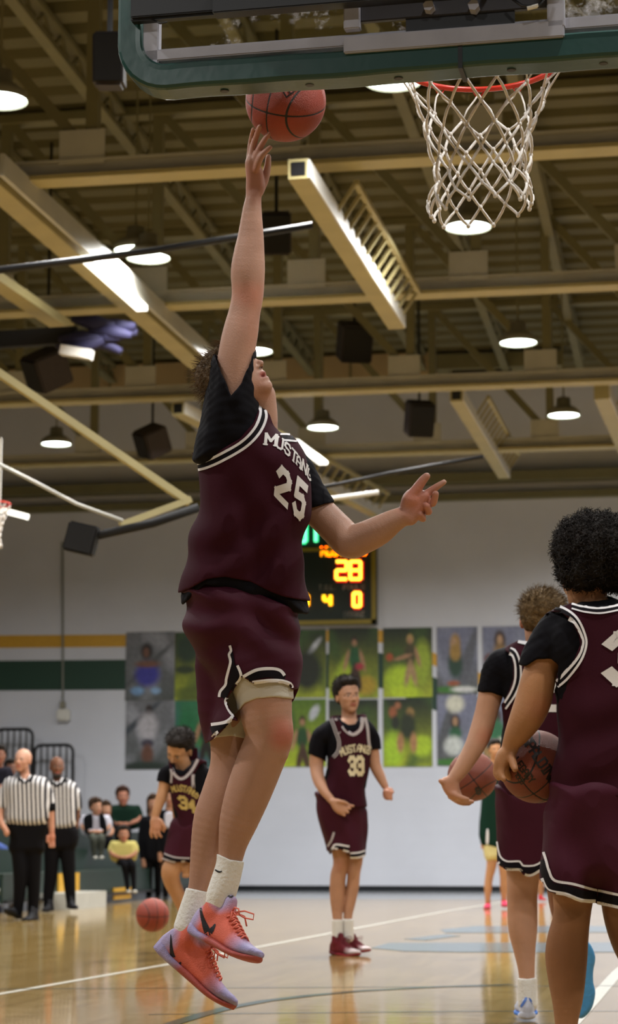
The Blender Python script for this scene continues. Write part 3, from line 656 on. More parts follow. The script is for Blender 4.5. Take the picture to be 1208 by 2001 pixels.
t.rotation_euler.z = math.radians(-1.4); t.location.x -= .010

# left side basket, only its edge in the frame
c2 = PY(-26, 985, 20)
t2 = empty('side_basket', c2, 'far side basket at the left edge, only its net, rim and a green corner showing', 'basketball hoop')
MB().tube([c2+Vector((.2375*math.cos(a), .2375*math.sin(a), 0)) for a in [2*math.pi*i/32 for i in range(32)]], .01, 8, True).build('rim', MRIM, t2, True)
make_net(c2, t2, 1.0, .0065, 12, 8)
MB().box(c2+Vector((-.25, .25, -.38)), .6, .06, .12).build('padding', MPAD, t2, bevel=.01)
MB().box(c2+Vector((-.25, .25, .2)), .62, .02, 1.05).build('backboard', M['white_metal'], t2)

# ================================================================ basketballs
def ball_mat(name, c, dark='17100d'):
    m = mat(name, c, .55, noise=.08, nscale=9, bump=.5, bscale=420)
    nt = m.node_tree; N = nt.nodes; L = nt.links; b = N['Principled BSDF']
    src = b.inputs['Base Color'].links[0].from_socket
    a = N.new('ShaderNodeAttribute'); a.attribute_name = 'seam'
    r = N.new('ShaderNodeMapRange'); r.inputs['From Min'].default_value = .018; r.inputs['From Max'].default_value = .024; L.new(a.outputs['Fac'], r.inputs[0])
    mx = N.new('ShaderNodeMix'); mx.data_type = 'RGBA'; mx.inputs['A'].default_value = rgba(dark); L.new(r.outputs[0], mx.inputs['Factor']); L.new(src, mx.inputs['B']); L.new(mx.outputs['Result'], b.inputs['Base Color'])
    return m
def make_ball(c, rad, m, label, rot, grp='basketballs', sub=6):
    bm = bmesh.new(); bmesh.ops.create_icosphere(bm, subdivisions=sub, radius=1); me = bpy.data.meshes.new('basketball')
    bm.to_mesh(me); bm.free(); n = len(me.vertices); co = np.zeros(n*3, np.float32); me.vertices.foreach_get('co', co); co = co.reshape(-1, 3)
    x, y, z = co.T
    d = np.minimum(np.abs(x), np.abs(z)); cur = np.abs(np.abs(x)-(.80-.42*(1-np.clip(np.abs(y), 0, 1))**1.0*0-.42*np.abs(z)**1.6*0) - .0)
    cur = np.abs(np.abs(x)-(.48+.36*z*z))*.85
    d = np.minimum(d, cur)
    at = me.attributes.new('seam', 'FLOAT', 'POINT'); at.data.foreach_set('value', d.astype(np.float32))
    co2 = co*(1-.014*np.clip(1-d/.028, 0, 1)[:, None])*rad
    me.vertices.foreach_set('co', co2.ravel()); me.update()
    o = obj('basketball', me, m, None, True); o.rotation_euler = rot; o.location = c; tag(o, label, 'ball', grp); return o
MBALL = ball_mat('orange composite leather', '8e3420'); MBALL2 = ball_mat('brown orange composite leather', '7c3823')
bpy.context.view_layer.update()
def bvh_of(objs):
    vs, fs = [], []
    for o in objs:
        mw = Matrix.Translation(abs_loc(o)) @ o.rotation_euler.to_matrix().to_4x4() if o.parent is None else Matrix.Translation(abs_loc(o))
        k = len(vs); vs += [mw @ v.co for v in o.data.vertices]; fs += [tuple(i+k for i in p.vertices) for p in o.data.polygons]
    return BVHTree.FromPolygons(vs, fs)
def decal(name, polys, bvh, m, parent, off=.0015, label=None):
    """polys: lists of pixel points; each is laid on the surface it covers and lifted off it a little"""
    mb = MB(); cache = {}
    def hit(p):
        k = (round(p[0], 2), round(p[1], 2))
        if k not in cache:
            d = (P(p[0], p[1], 1)-CAMP).normalized(); h = bvh.ray_cast(CAMP, d)
            cache[k] = None if h[0] is None else h[0]+(h[1]*(-1 if h[1].dot(d) > 0 else 1))*off
        return cache[k]
    for q in polys:
        hs = [hit(p) for p in q]
        if any(h is None for h in hs): continue
        if max((hs[i]-hs[i-1]).length for i in range(len(hs))) > .09: continue
        mb.add(hs, [tuple(range(len(hs)))])
    return mb.build(name, m, parent, label=label) if mb.v else None
def text_polys(txt, org, xv, yv, h, th=1.2, gap=1.5, step=.8):
    s = h/7; x = 0; out = []
    for ch in txt:
        for q in stroke_quads(ch, th, step): out.append([(org[0]+xv[0]*(x+p.x)*s+yv[0]*p.y*s, org[1]+xv[1]*(x+p.x)*s+yv[1]*p.y*s) for p in q])
        x += (3 if ch in '.1I' else (4.6 if ch == 'M' else 4))+gap
    return out
def ribbon(pts, w, step=5):
    """pixel ribbon along a polyline, w = width(s) in pixels"""
    P2 = []; n = len(pts)
    for i in range(n-1):
        p0 = Vector(pts[max(i-1, 0)]); p1 = Vector(pts[i]); p2 = Vector(pts[i+1]); p3 = Vector(pts[min(i+2, n-1)])
        k = max(1, int((p2-p1).length/step))
        for j in range(k):
            u = j/k; P2.append(.5*((2*p1)+(p2-p0)*u+(2*p0-5*p1+4*p2-p3)*u*u+(3*p1-p0-3*p2+p3)*u**3))
    P2.append(Vector(pts[-1])); ws = w if isinstance(w, (list, tuple)) else (w, w)
    L_, R_ = [], []
    for i, p in enumerate(P2):
        d = (P2[min(i+1, len(P2)-1)]-P2[max(i-1, 0)]).normalized(); nn = Vector((-d.y, d.x)); ww = ws[0]+(ws[-1]-ws[0])*i/(len(P2)-1)
        L_.append(p+nn*ww/2); R_.append(p-nn*ww/2)
    out = []; nw = max(1, int(round(max(ws)/3.5)))
    for i in range(len(P2)-1):
        for j in range(nw): out.append((L_[i].lerp(R_[i], j/nw), L_[i].lerp(R_[i], (j+1)/nw), L_[i+1].lerp(R_[i+1], (j+1)/nw), L_[i+1].lerp(R_[i+1], j/nw)))
    return out
def unit(dx, dy): l = math.hypot(dx, dy); return (dx/l, dy/l)
MINK = mat('black print on ball', '1a100c', .5)
ZB1 = 6.35; rb1 = 78.5*ZB1/FP
Yv = (-.46*RT-.43*UP-.78*FW).normalized(); Tv = .34*RT+.94*UP; Tv = (Tv-Yv*Tv.dot(Yv)).normalized(); Xv = Tv.cross(Yv).normalized(); Zv = Xv.cross(Yv)
rot1 = Matrix(((Xv.x, Yv.x, Zv.x), (Xv.y, Yv.y, Zv.y), (Xv.z, Yv.z, Zv.z))).to_euler()
b1 = make_ball(P(558.5, 198, ZB1), rb1, MBALL, 'orange basketball leaving the raised fingertips under the backboard', rot1)
bpy.context.view_layer.update(); bv = bvh_of([b1])
sd = setp
def decal_on_ball(b, name, polys, m=MINK, label=None):
    o = decal(name, polys, bvh_of([b]), m, None, .0008, label)
    if o is None: return
    # child of the ball: bring the mesh into the ball's own frame
    mw = (Matrix.Translation(b.location) @ b.rotation_euler.to_matrix().to_4x4()).inverted(); o.data.transform(mw); o.parent = b
decal_on_ball(b1, 'printed_word', text_polys('LEGACY', (560, 190), unit(1, -.75), unit(-.62, -1), 13, 1.6), label='black printed word')
decal_on_ball(b1, 'printed_word', text_polys('S', (512, 180), unit(1, -.2), unit(.1, -1), 13, 1.6))
# ================================================================ sculpting: smooth solids on a grid -> one continuous mesh
def poly_sdf(X, Y, pts):
    """signed distance to a 2D polygon on grids X, Y"""
    d = np.full(X.shape, 1e9, np.float32); inside = np.zeros(X.shape, bool); n = len(pts)
    for i in range(n):
        x0, y0 = pts[i]; x1, y1 = pts[(i+1) % n]
        ex, ey = x1-x0, y1-y0; L2 = ex*ex+ey*ey+1e-9
        t = np.clip(((X-x0)*ex+(Y-y0)*ey)/L2, 0, 1)
        d = np.minimum(d, (X-x0-t*ex)**2+(Y-y0-t*ey)**2)
        c = ((y0 > Y) != (y1 > Y))
        if abs(ey) > 1e-9: inside ^= c & (X < ex*(Y-y0)/ey+x0)
    d = np.sqrt(d); return np.where(inside, -d, d)
def smooth_poly(pts, n=4):
    out = []; k = len(pts)
    for i in range(k):
        p0, p1, p2, p3 = (np.array(pts[(i+j-1) % k], float) for j in range(4))
        for j in range(n):
            u = j/n; out.append(tuple(.5*((2*p1)+(p2-p0)*u+(2*p0-5*p1+4*p2-p3)*u*u+(3*p1-p0-3*p2+p3)*u**3)))
    return out
class Sculpt:
    """coordinates: frame pixels across, frame pixels down, pixels of depth (at the figure's own scale)"""
    def __init__(s, zc0, vox): s.z0 = zc0; s.s = FP/zc0; s.vox = vox; s.ops = []; s.lo = np.array([1e9]*3); s.hi = -s.lo; s.col = []
    def grow(s, lo, hi): s.lo = np.minimum(s.lo, lo); s.hi = np.maximum(s.hi, hi)
    def cone(s, a, b, r0, r1, k=6, sub=False, fl=None):
        a = np.array(a, float); b = np.array(b, float); ab = b-a; L2 = float(ab@ab)+1e-9; R = max(r0, r1)*(max(1, max(fl[1]) if fl else 1))
        lo = np.minimum(a, b)-R; hi = np.maximum(a, b)+R
        def f(X, Y, Z):
            t = np.clip(((X-a[0])*ab[0]+(Y-a[1])*ab[1]+(Z-a[2])*ab[2])/L2, 0, 1); vx = X-a[0]-t*ab[0]; vy = Y-a[1]-t*ab[1]; vz = Z-a[2]-t*ab[2]
            if fl:
                M_, sc = fl; u = [vx*M_[i][0]+vy*M_[i][1]+vz*M_[i][2] for i in range(3)]
                return np.sqrt(sum((u[i]/sc[i])**2 for i in range(3)))-(r0+(r1-r0)*t)
            return np.sqrt(vx*vx+vy*vy+vz*vz)-(r0+(r1-r0)*t)
        s.ops.append((f, lo, hi, k, sub)); 
        if not sub: s.grow(lo, hi)
    def chain(s, pts, k=6, grow=0, n=4):
        if len(pts) > 2:
            A = [np.array(p, float) for p in pts]; out = []
            for i in range(len(A)-1):
                p0, p1, p2, p3 = A[max(i-1, 0)], A[i], A[i+1], A[min(i+2, len(A)-1)]
                for j in range(n):
                    u = j/n; out.append(.5*((2*p1)+(p2-p0)*u+(2*p0-5*p1+4*p2-p3)*u*u+(3*p1-p0-3*p2+p3)*u**3))
            out.append(A[-1]); pts = out
        sub = []; lo = np.array([1e9]*3); hi = -lo
        for p, q in zip(pts, pts[1:]):
            a = np.array(p[:3], float); b = np.array(q[:3], float); r0, r1 = p[3]+grow, q[3]+grow; R = max(r0, r1)
            l_, h_ = np.minimum(a, b)-R, np.maximum(a, b)+R; lo = np.minimum(lo, l_); hi = np.maximum(hi, h_); sub.append((a, b, r0, r1, l_, h_))
        s.ops.append((sub, lo, hi, k, False)); s.grow(lo, hi)
    def ell(s, c, r, M_=None, k=6, sub=False):
        c = np.array(c, float); r = np.array(r, float); R = r.max(); lo = c-R; hi = c+R; mn = r.min()
        if M_ is None: M_ = np.eye(3)
        def f(X, Y, Z):
            dx, dy, dz = X-c[0], Y-c[1], Z-c[2]; q = 0; g = 0
            for i in range(3):
                u = dx*M_[i][0]+dy*M_[i][1]+dz*M_[i][2]; q = q+(u/r[i])**2; g = g+(u/r[i]**2)**2
            q = np.sqrt(q); return q*(q-1)/np.sqrt(g+1e-12)
        s.ops.append((f, lo, hi, k, sub)); 
        if not sub: s.grow(lo, hi)
    def pillow(s, pts, wc, B, R, k=6, ax=0, ay=0, sm=True, ex=2.0, off=0):
        """a solid with the given outline, half thickness B, edge rounding R"""
        if sm: pts = smooth_poly(pts)
        A = np.array(pts); mx, my = A.mean(0); sl = abs(ax)*np.ptp(A[:, 0])+abs(ay)*np.ptp(A[:, 1])
        lo = np.array([A[:, 0].min(), A[:, 1].min(), wc-B-sl]); hi = np.array([A[:, 0].max(), A[:, 1].max(), wc+B+sl]); mn = min(R, B)
        def f(X, Y, Z):
            d2 = poly_sdf(X[:, :, :1], Y[:, :, :1], pts)
            q = np.maximum(0, 1+(d2+off)/R); v = np.abs(Z-wc-ax*(X-mx)-ay*(Y-my))/B
            return ((q**ex+v**ex)**(1/ex)-1)*mn
        s.ops.append((f, lo, hi, k, False)); s.grow(lo, hi)
    def cut(s, pts, w0=-1e3, w1=1e3, k=1.5, sm=False):
        """remove everything inside a 2D outline between two depths"""
        if sm: pts = smooth_poly(pts)
        A = np.array(pts); lo = np.array([A[:, 0].min(), A[:, 1].min(), w0]); hi = np.array([A[:, 0].max(), A[:, 1].max(), w1])
        def f(X, Y, Z): return np.maximum(poly_sdf(X[:, :, :1], Y[:, :, :1], pts), np.maximum(w0-Z, Z-w1))
        s.ops.append((f, lo, hi, k, True))
    def paint(s, c, r, col, soft=.5, amt=1): s.col.append((np.array(c, float), r, col, soft, amt))
    def fold(s, fn, lo, hi): s.ops.append((fn, np.array(lo, float), np.array(hi, float), None, False))
    def run(s, base='c98f6f'):
        v = s.vox; lo = s.lo-3*v; hi = s.hi+3*v; n = np.ceil((hi-lo)/v).astype(int)+1
        D = np.full(n, 99., np.float32)
        for f, a, b, k, sub in s.ops:
            kk = 0 if k is None else k
            i0 = np.maximum(0, np.floor((a-kk-2*v-lo)/v)).astype(int); i1 = np.minimum(n, np.ceil((b+kk+2*v-lo)/v).astype(int)+1)
            if (i1 <= i0).any(): continue
            X, Y, Z = (lo[j]+v*np.arange(i0[j], i1[j], dtype=np.float32) for j in range(3))
            X = X[:, None, None]; Y = Y[None, :, None]; Z = Z[None, None, :]
            X, Y, Z = np.broadcast_arrays(X, Y, Z)
            S = D[i0[0]:i1[0], i0[1]:i1[1], i0[2]:i1[2]]
            if k is None: S += f(X, Y, Z).astype(np.float32); continue
            if isinstance(f, list):
                d = np.full(S.shape, 90., np.float32)
                for a_, b_, r0, r1, l_, h_ in f:
                    j0 = np.maximum(i0, np.floor((l_-kk-3*v-lo)/v).astype(int))-i0; j1 = np.minimum(i1, np.ceil((h_+kk+3*v-lo)/v).astype(int)+1)-i0
                    if (j1 <= j0).any(): continue
                    sl = tuple(slice(j0[q], j1[q]) for q in range(3)); x, y, z = X[sl]-a_[0], Y[sl]-a_[1], Z[sl]-a_[2]; ab = b_-a_; L2 = float(ab@ab)+1e-9
                    t = np.clip((x*ab[0]+y*ab[1]+z*ab[2])/L2, 0, 1); e = np.sqrt((x-t*ab[0])**2+(y-t*ab[1])**2+(z-t*ab[2])**2)-(r0+(r1-r0)*t); d[sl] = np.minimum(d[sl], e)
            else: d = f(X, Y, Z).astype(np.float32)
            if sub: d = -d; h = np.maximum(k-np.abs(S-d), 0)/k; S[...] = np.maximum(S, d)+h*h*k*.25
            else: h = np.maximum(k-np.abs(S-d), 0)/k; S[...] = np.minimum(S, d)-h*h*k*.25
        D[0] = D[-1] = 99; D[:, 0] = D[:, -1] = 99; D[:, :, 0] = D[:, :, -1] = 99
        neg = D < 0
        c = np.zeros(np.array(D.shape)-1, np.int8); 
        for dx in (0, 1):
            for dy in (0, 1):
                for dz in (0, 1): c += neg[dx:neg.shape[0]-1+dx, dy:neg.shape[1]-1+dy, dz:neg.shape[2]-1+dz]
        act = np.argwhere((c > 0) & (c < 8)); idx = -np.ones(c.shape, np.int32); idx[tuple(act.T)] = np.arange(len(act))
        acc = np.zeros((len(act), 3)); cnt = np.zeros(len(act))
        cor = [(i, j, k) for i in (0, 1) for j in (0, 1) for k in (0, 1)]
        val = {q: D[act[:, 0]+q[0], act[:, 1]+q[1], act[:, 2]+q[2]] for q in cor}
        for p in cor:
            for ax in range(3):
                if p[ax]: continue
                q = list(p); q[ax] = 1; q = tuple(q); a, b = val[p], val[q]; m = (a < 0) != (b < 0); t = np.where(m, a/(a-b+1e-12), 0)
                for j in range(3): acc[:, j] += np.where(m, p[j]+(t if j == ax else 0), 0)
                cnt += m
        V = (act+acc/cnt[:, None])*v+lo
        F_ = []
        for ax in range(3):
            sl0 = [slice(None)]*3; sl1 = [slice(None)]*3; sl0[ax] = slice(0, -1); sl1[ax] = slice(1, None)
            a = neg[tuple(sl0)]; b = neg[tuple(sl1)]; e = np.argwhere(a != b); fl = a[tuple(e.T)]
            o1, o2 = [(1, 2), (2, 0), (0, 1)][ax]
            def cell(d1, d2):
                q = e.copy(); q[:, o1] -= d1; q[:, o2] -= d2; return idx[tuple(q.T)]
            quad = np.stack([cell(1, 1), cell(0, 1), cell(0, 0), cell(1, 0)], 1)
            quad[~fl] = quad[~fl][:, ::-1]; F_.append(quad[(quad >= 0).all(1)])
        Fq = np.concatenate(F_)
        e0 = Fq.ravel(); e1 = np.roll(Fq, -1, axis=1).ravel()
        for _ in range(2):
            deg = np.bincount(e0, minlength=len(V))+np.bincount(e1, minlength=len(V)); deg = np.maximum(deg, 1)
            V = np.stack([.5*V[:, j]+.5*(np.bincount(e0, V[e1, j], len(V))+np.bincount(e1, V[e0, j], len(V)))/deg for j in range(3)], 1)
        s.V = V; s.F = Fq; return V, Fq
    def world(s, V):
        zc = s.z0+V[:, 2]/s.s; a = (V[:, 0]-CX)/FP*zc; b = -(V[:, 1]-CY)/FP*zc
        return np.array(CAMP)+zc[:, None]*np.array(FW)+a[:, None]*np.array(RT)+b[:, None]*np.array(UP)
    def build(s, name, m, parent, base=None, label=None):
        V, Fq = s.run(); W = s.world(V) - np.array(abs_loc(parent))
        me = bpy.data.meshes.new(name); me.vertices.add(len(W)); me.vertices.foreach_set('co', W.astype(np.float32).ravel())
        # depth grows away from the camera and pixels run down: the two flips cancel
        me.loops.add(Fq.size); me.loops.foreach_set('vertex_index', Fq.ravel().astype(np.int32))
        me.polygons.add(len(Fq)); me.polygons.foreach_set('loop_start', np.arange(0, Fq.size, 4, dtype=np.int32)); 
        me.update(calc_edges=True); me.validate()
        me.polygons.foreach_set('use_smooth', [True]*len(me.polygons))
        if base is not None:
            col = np.tile(np.array(lin(base)), (len(V), 1))
            for c, r, cc, soft, amt in s.col:
                r = np.array(r if isinstance(r, (tuple, list)) else (r, r, r), float); q = np.sqrt((((V-c)/r)**2).sum(1)); w = (np.clip((1+soft-q)/(2*soft+1e-6), 0, 1)*amt)[:, None]
                col = col*(1-w)+np.array(lin(cc))*w
            ca = me.color_attributes.new('Print', 'FLOAT_COLOR', 'POINT'); full = np.ones((len(V), 4), np.float32); full[:, :3] = col; ca.data.foreach_set('color', full.ravel())
        me.materials.append(m); o = bpy.data.objects.new(name, me); C.objects.link(o); o.parent = parent
        if label: o['label'] = label
        return o

def skin_mat(name):
    m = mat(name, 'ffffff', .52, noise=.045, nscale=14, bump=.12, bscale=220, attr='Print', spec=.35)
    b = m.node_tree.nodes['Principled BSDF']; b.inputs['Subsurface Weight'].default_value = .12; b.inputs['Subsurface Radius'].default_value = (.02, .008, .004); b.inputs['Subsurface Scale'].default_value = .6
    return m
def cloth(name, col, rough=.85, nb=.15, sc=500, noise=.05, sheen=.0): return mat(name, col, rough, noise=noise, nscale=6, bump=nb, bscale=sc, spec=.1, sheen=sheen)
MSK = skin_mat('skin')
MAR = cloth('maroon jersey knit', '320f1a', .8); MAR2 = cloth('maroon shorts satin', '3c1522', .6, noise=.06)
BLK = cloth('black tee knit', '0c0b10', .8); WHT = cloth('white trim', 'd8d6d8', .7); BEI = cloth('off white compression knit', 'bdb8ac', .7)
WSOCK = cloth('white ribbed sock', 'dcdad4', .85, .4, 90); SHORTB = cloth('black trim', '100c12', .7)
def hair_mat(name, c, c2=None): return mat(name, c, .75, noise=.3, nscale=60, bump=.9, bscale=120, spec=.25)

def frame_vecs(f, u):
    """head frame from facing and crown direction, given as (right, up, toward camera)"""
    f = np.array(f, float); f /= np.linalg.norm(f); u = np.array(u, float); u -= f*(u@f); u /= np.linalg.norm(u); r = np.cross(f, u)
    g = lambda a: np.array([a[0], -a[1], -a[2]])      # to pixel right / pixel down / depth
    return g(f), g(u), g(r)
def head(S, c, f, u, cm, skin_dark='7a4636', lips='a55a50', eyes=True, brow='2a1c14', open_=0, ears=(1, 1)):
    F3, U3, R3 = frame_vecs(f, u); M_ = np.array([F3, U3, R3]); c = np.array(c, float)
    def Q(a, b, d=0): return c+(F3*a+U3*b+R3*d)*cm
    def E(a, b, d, r, k=2, sub=False): S.ell(Q(a, b, d), np.array(r)*cm, M_, k*cm, sub)
    E(-.8, 4.0, 0, (9.4, 8.2, 7.4)); E(2.6, -1, 0, (6.9, 8.4, 6.1), 2.5); E(3.4, -5.6, 0, (5.2, 4.2, 4.8), 2.5); E(7.1, -8.9, 0, (1.9, 1.8, 2.3), 2)
    for d in (-1, 1):
        E(6.2, -1.6, d*3.7, (2.1, 1.7, 1.9), 1.6); E(9.5, .9, d*3.1, (1.7, 1.2, 1.7), 1.0, True); E(7.9, .8, d*3.1, (1.2, 1.0, 1.25), .3)
        if ears[0 if d > 0 else 1]:
            E(-.4, -.3, d*7.3, (1.7, 3.1, .9), .6); E(.1, -.2, d*8.1, (.9, 2.0, .5), .5, True)
    E(8.0, 2.4, 0, (1.3, .8, 4.8), 1)
    S.cone(Q(8.7, 1.4), Q(10.9, -2.1), .65*cm, 1.05*cm, 1.0*cm)
    for d in (-1, 1): E(9.7, -2.7, d*1.2, (.9, .7, .75), .6); E(10.1, -3.35, d*.65, (.45, .4, .35), .2, True)
    if open_:
        E(8.9, -4.6-open_*.1, 0, (1.0, .5, 2.3), .8); E(8.6, -6.5-open_*.35, 0, (1.0, .6, 2.0), .8); E(9.2, -5.6-open_*.2, 0, (1.3, .42*open_, 1.8), .3, True)
        S.paint(Q(8.9, -5.6-open_*.2), tuple(np.array([1.3, .6*open_, 1.5])*cm), '3a1410', .2)
    else: E(9.1, -4.8, 0, (.85, .5, 2.3), .6); E(8.9, -5.9, 0, (.85, .6, 2.0), .6)
    rr = 1.15*cm
    for d in (-1.2, 0, 1.2): S.paint(Q(9.3, -5.4-open_*.2, d), (rr, rr*1.1, rr), lips, .35, .75)
    for d in (-1, 1):
        S.paint(Q(10.1, -3.3, d*.65), .5*cm, '2a100c', .3); S.paint(Q(8.8, .8, d*3.1), (1.3*cm, .75*cm, 1.3*cm), 'b9aaa2', .2, .7 if eyes else 0); S.paint(Q(9.1, .8, d*3.1), .62*cm, '1a120e', .2, 1 if eyes else 0)
        for j in (-1.2, 0, 1.2): S.paint(Q(9.0, 2.3+.15*(1-abs(j)), d*3.2+j), (.9*cm, .5*cm, .9*cm), brow, .3, .8)
    return Q, M_
def soft_noise(V, sc, seed=0):
    r = np.random.RandomState(seed); out = 0
    for i in range(9):
        k = r.randn(3)*(1+i*.35)/sc; out = out+np.sin(V@k+r.rand()*6.28)/(1+i*.25)
    return out/3
def displace(o, amp, sc, seed=0, sharp=False):
    me = o.data; n = len(me.vertices); co = np.zeros(n*3, np.float32); me.vertices.foreach_get('co', co); co = co.reshape(-1, 3); no = np.zeros(n*3, np.float32)
    me.vertices.foreach_get('normal', no); no = no.reshape(-1, 3); d = soft_noise(co, sc, seed)
    if sharp: d = 1-2*np.abs(d)
    co += no*(d*amp)[:, None]; me.vertices.foreach_set('co', co.ravel()); me.update()
def strands(name, o, m, parent, n, ln, r, dirv, curl=0, seed=0, region=None, spread=.3, segs=4):
    """short locks rooted on a hair mass"""
    rr = random.Random(seed); mb = MB(); base = abs_loc(o); polys = o.data.polygons; tot = len(polys)
    for _ in range(n*3):
        if n <= 0: break
        p = polys[rr.randrange(tot)]; c = p.center+base; nn = p.normal
        if region and not region(c, nn): continue
        n -= 1; d = (Vector(dirv)+nn*.8+Vector((rr.uniform(-1, 1), rr.uniform(-1, 1), rr.uniform(-1, 1)))*spread).normalized(); L_ = ln*rr.uniform(.6, 1.2)
        pts = []; s1 = nn.orthogonal().normalized(); s2 = nn.cross(s1); ph = rr.uniform(0, 6.28)
        for i in range(segs+1):
            t = i/segs; q = c-nn*r*2+d*L_*t
            if curl: q = q+(s1*math.cos(ph+t*7)+s2*math.sin(ph+t*7))*curl*t**.3
            pts.append(q)
        mb.tube(pts, [r]+[r*(1-.75*(i/segs)) for i in range(1, segs+1)], 4, caps=False)
    return mb.build(name, m, parent, True)

# ---- shoe: upper, sole, laces, emblem, built in its own frame
def shoe(zc0, vox, parent, heel, toe, up, side, cols, laces=True, name='shoe', label=None, swoosh=None, tilt=0):
    """heel, toe: points (px, py, depth px); up: direction; cols: base, heel, toe, sole colours"""
    heel = np.array(heel, float); toe = np.array(toe, float); X3 = toe-heel; L = np.linalg.norm(X3); X3 /= L
    U3 = np.array(up, float); U3 -= X3*(U3@X3); U3 /= np.linalg.norm(U3); S3 = np.cross(X3, U3)
    hx = [0, .03, .08, .2, .32, .42, .52, .65, .8, .91, .97, 1.0]
    ht = [.14, .26, .33, .33, .35, .345, .29, .215, .16, .13, .10, .05]
    wt = [.02, .075, .105, .12, .118, .125, .14, .16, .155, .118, .07, .01]
    def fld(lo_y, hi, wsc, ex):
        def f(X, Y, Z):
            dx, dy, dz = X-heel[0], Y-heel[1], Z-heel[2]; x = (dx*X3[0]+dy*X3[1]+dz*X3[2])/L; y = (dx*U3[0]+dy*U3[1]+dz*U3[2])/L; z = (dx*S3[0]+dy*S3[1]+dz*S3[2])/L
            sp = .07*np.clip((x-.65)/.35, 0, 1)**2+.02*np.clip((.12-x)/.12, 0, 1)**2; y = y-sp
            h = np.interp(x, hx, hi); w = np.interp(x, hx, wt)*wsc; yc = (h+lo_y)/2; hy = np.maximum(.01, (h-lo_y)/2)
            wt_ = w*(1-.38*np.clip((y-.08)/.3, 0, 1)) if wsc <= 1 else w
            d = ((np.abs((y-yc)/hy)**ex+np.abs(z/wt_)**ex)**(1/ex)-1)*np.minimum(hy, w)
            return np.maximum(d, np.maximum(-x, x-1))*L
        return f
    out = []
    R = .55*L
    mid = heel+X3*L*.5+U3*L*.15; lo = mid-R*np.array([1.15]*3); hi = mid+R*np.array([1.15]*3)
    c0, c1, c2, cs = cols
    S = Sculpt(zc0, vox); S.ops.append((fld(.03, ht, 1.0, 2.6), lo, hi, 2, False)); S.grow(lo, hi)
    at = lambda a, b, d=0: heel+X3*a*L+U3*b*L+S3*d*L
    S.cone(at(.215, .28), at(.195, .385), .125*L, .112*L, .04*L)   # collar
    S.cone(at(.39, .31), at(.345, .46), .075*L, .066*L, .04*L)   # tongue
    S.paint(at(.02, .15), (.17*L,)*3, c1, .25); S.paint(at(.95, .05), (.30*L,)*3, c2, .35); S.paint(at(.28, .46), (.15*L,)*3, c1, .3)
    up_ = S.build(name, SHOEM, parent, c0, label)
    up_.data.transform(Matrix.Identity(4))
    S2 = Sculpt(zc0, vox); S2.ops.append((fld(-.012, [.09, .12, .12, .075, .07, .075, .07, .062, .058, .055, .055, .05], 1.06, 2.8), lo, hi, 2, False)); S2.grow(lo, hi)
    S2.paint(at(.12, .06), (.22*L, .22*L, .22*L), c1 if cs[1] is None else cs[1], .2)
    so = S2.build('sole', SHOEM, up_, cs[0])
    if laces:
        mb = MB(); wd = lambda p: Vector(S.world(np.array([p]))[0]); r = .008*L/FP*zc0
        for i in range(6):
            x = .44+.045*i; y = np.interp(x, hx, ht)+.012
            for sg in (-1, 1):
                mb.tube([wd(at(x, y-.03, sg*.075)), wd(at(x+.015, y+.006, sg*.03)), wd(at(x+.04, y-.005, -sg*.03)), wd(at(x+.05, y-.05, -sg*.078))], r*1.2, 6)
        for sg in (-1, 1):
            b0 = at(.43, .385, .02*sg)
            mb.tube([wd(b0), wd(b0+X3*.06*L+U3*.05*L+S3*sg*.06*L), wd(b0+X3*.15*L+U3*.06*L+S3*sg*.10*L), wd(b0+X3*.18*L+U3*.01*L+S3*sg*.09*L), wd(b0+X3*.10*L-U3*.01*L+S3*sg*.05*L), wd(b0)], r, 6)
            mb.tube([wd(b0), wd(b0+X3*.07*L-U3*.0*L+S3*sg*.08*L), wd(b0+X3*.12*L-U3*.08*L+S3*sg*.11*L)], r, 6)
        mb.build('laces', cols_lace(cols), up_, True)
    return up_
SHOEM = mat('shoe mesh fabric', 'ffffff', .6, noise=.06, nscale=30, bump=.35, bscale=300, attr='Print', spec=.3)
_lc = {}
def cols_lace(cols):
    c = cols[0]
    if c not in _lc: _lc[c] = mat('laces', c, .7, noise=.05)
    return _lc[c]

def hair_on(S, c, f, u, cm, vol=1.0, fringe=1.0, back=0):
    """hair mass fitted to the same head frame"""
    F3, U3, R3 = frame_vecs(f, u); M_ = np.array([F3, U3, R3]); c = np.array(c, float)
    E = lambda a, b, d, r, k=2: S.ell(c+(F3*a+U3*b+R3*d)*cm, np.array(r)*cm, M_, k*cm)
    v = vol-1
    E(-2.4, 5.4+v*3, 0, (9.4*vol, 8.4*vol, 8.3*vol)); E(-5.2, .5, 0, (5.2, 6.0, 7.4))
    if fringe: E(4.8, 10.2+v*6, 0, (4.2*fringe, 2.6, 6.0), 3)
    if back:
        for d in (-1, 1): E(-1.5, -6, d*6.5, (3.6, 11, 2.6), 3)
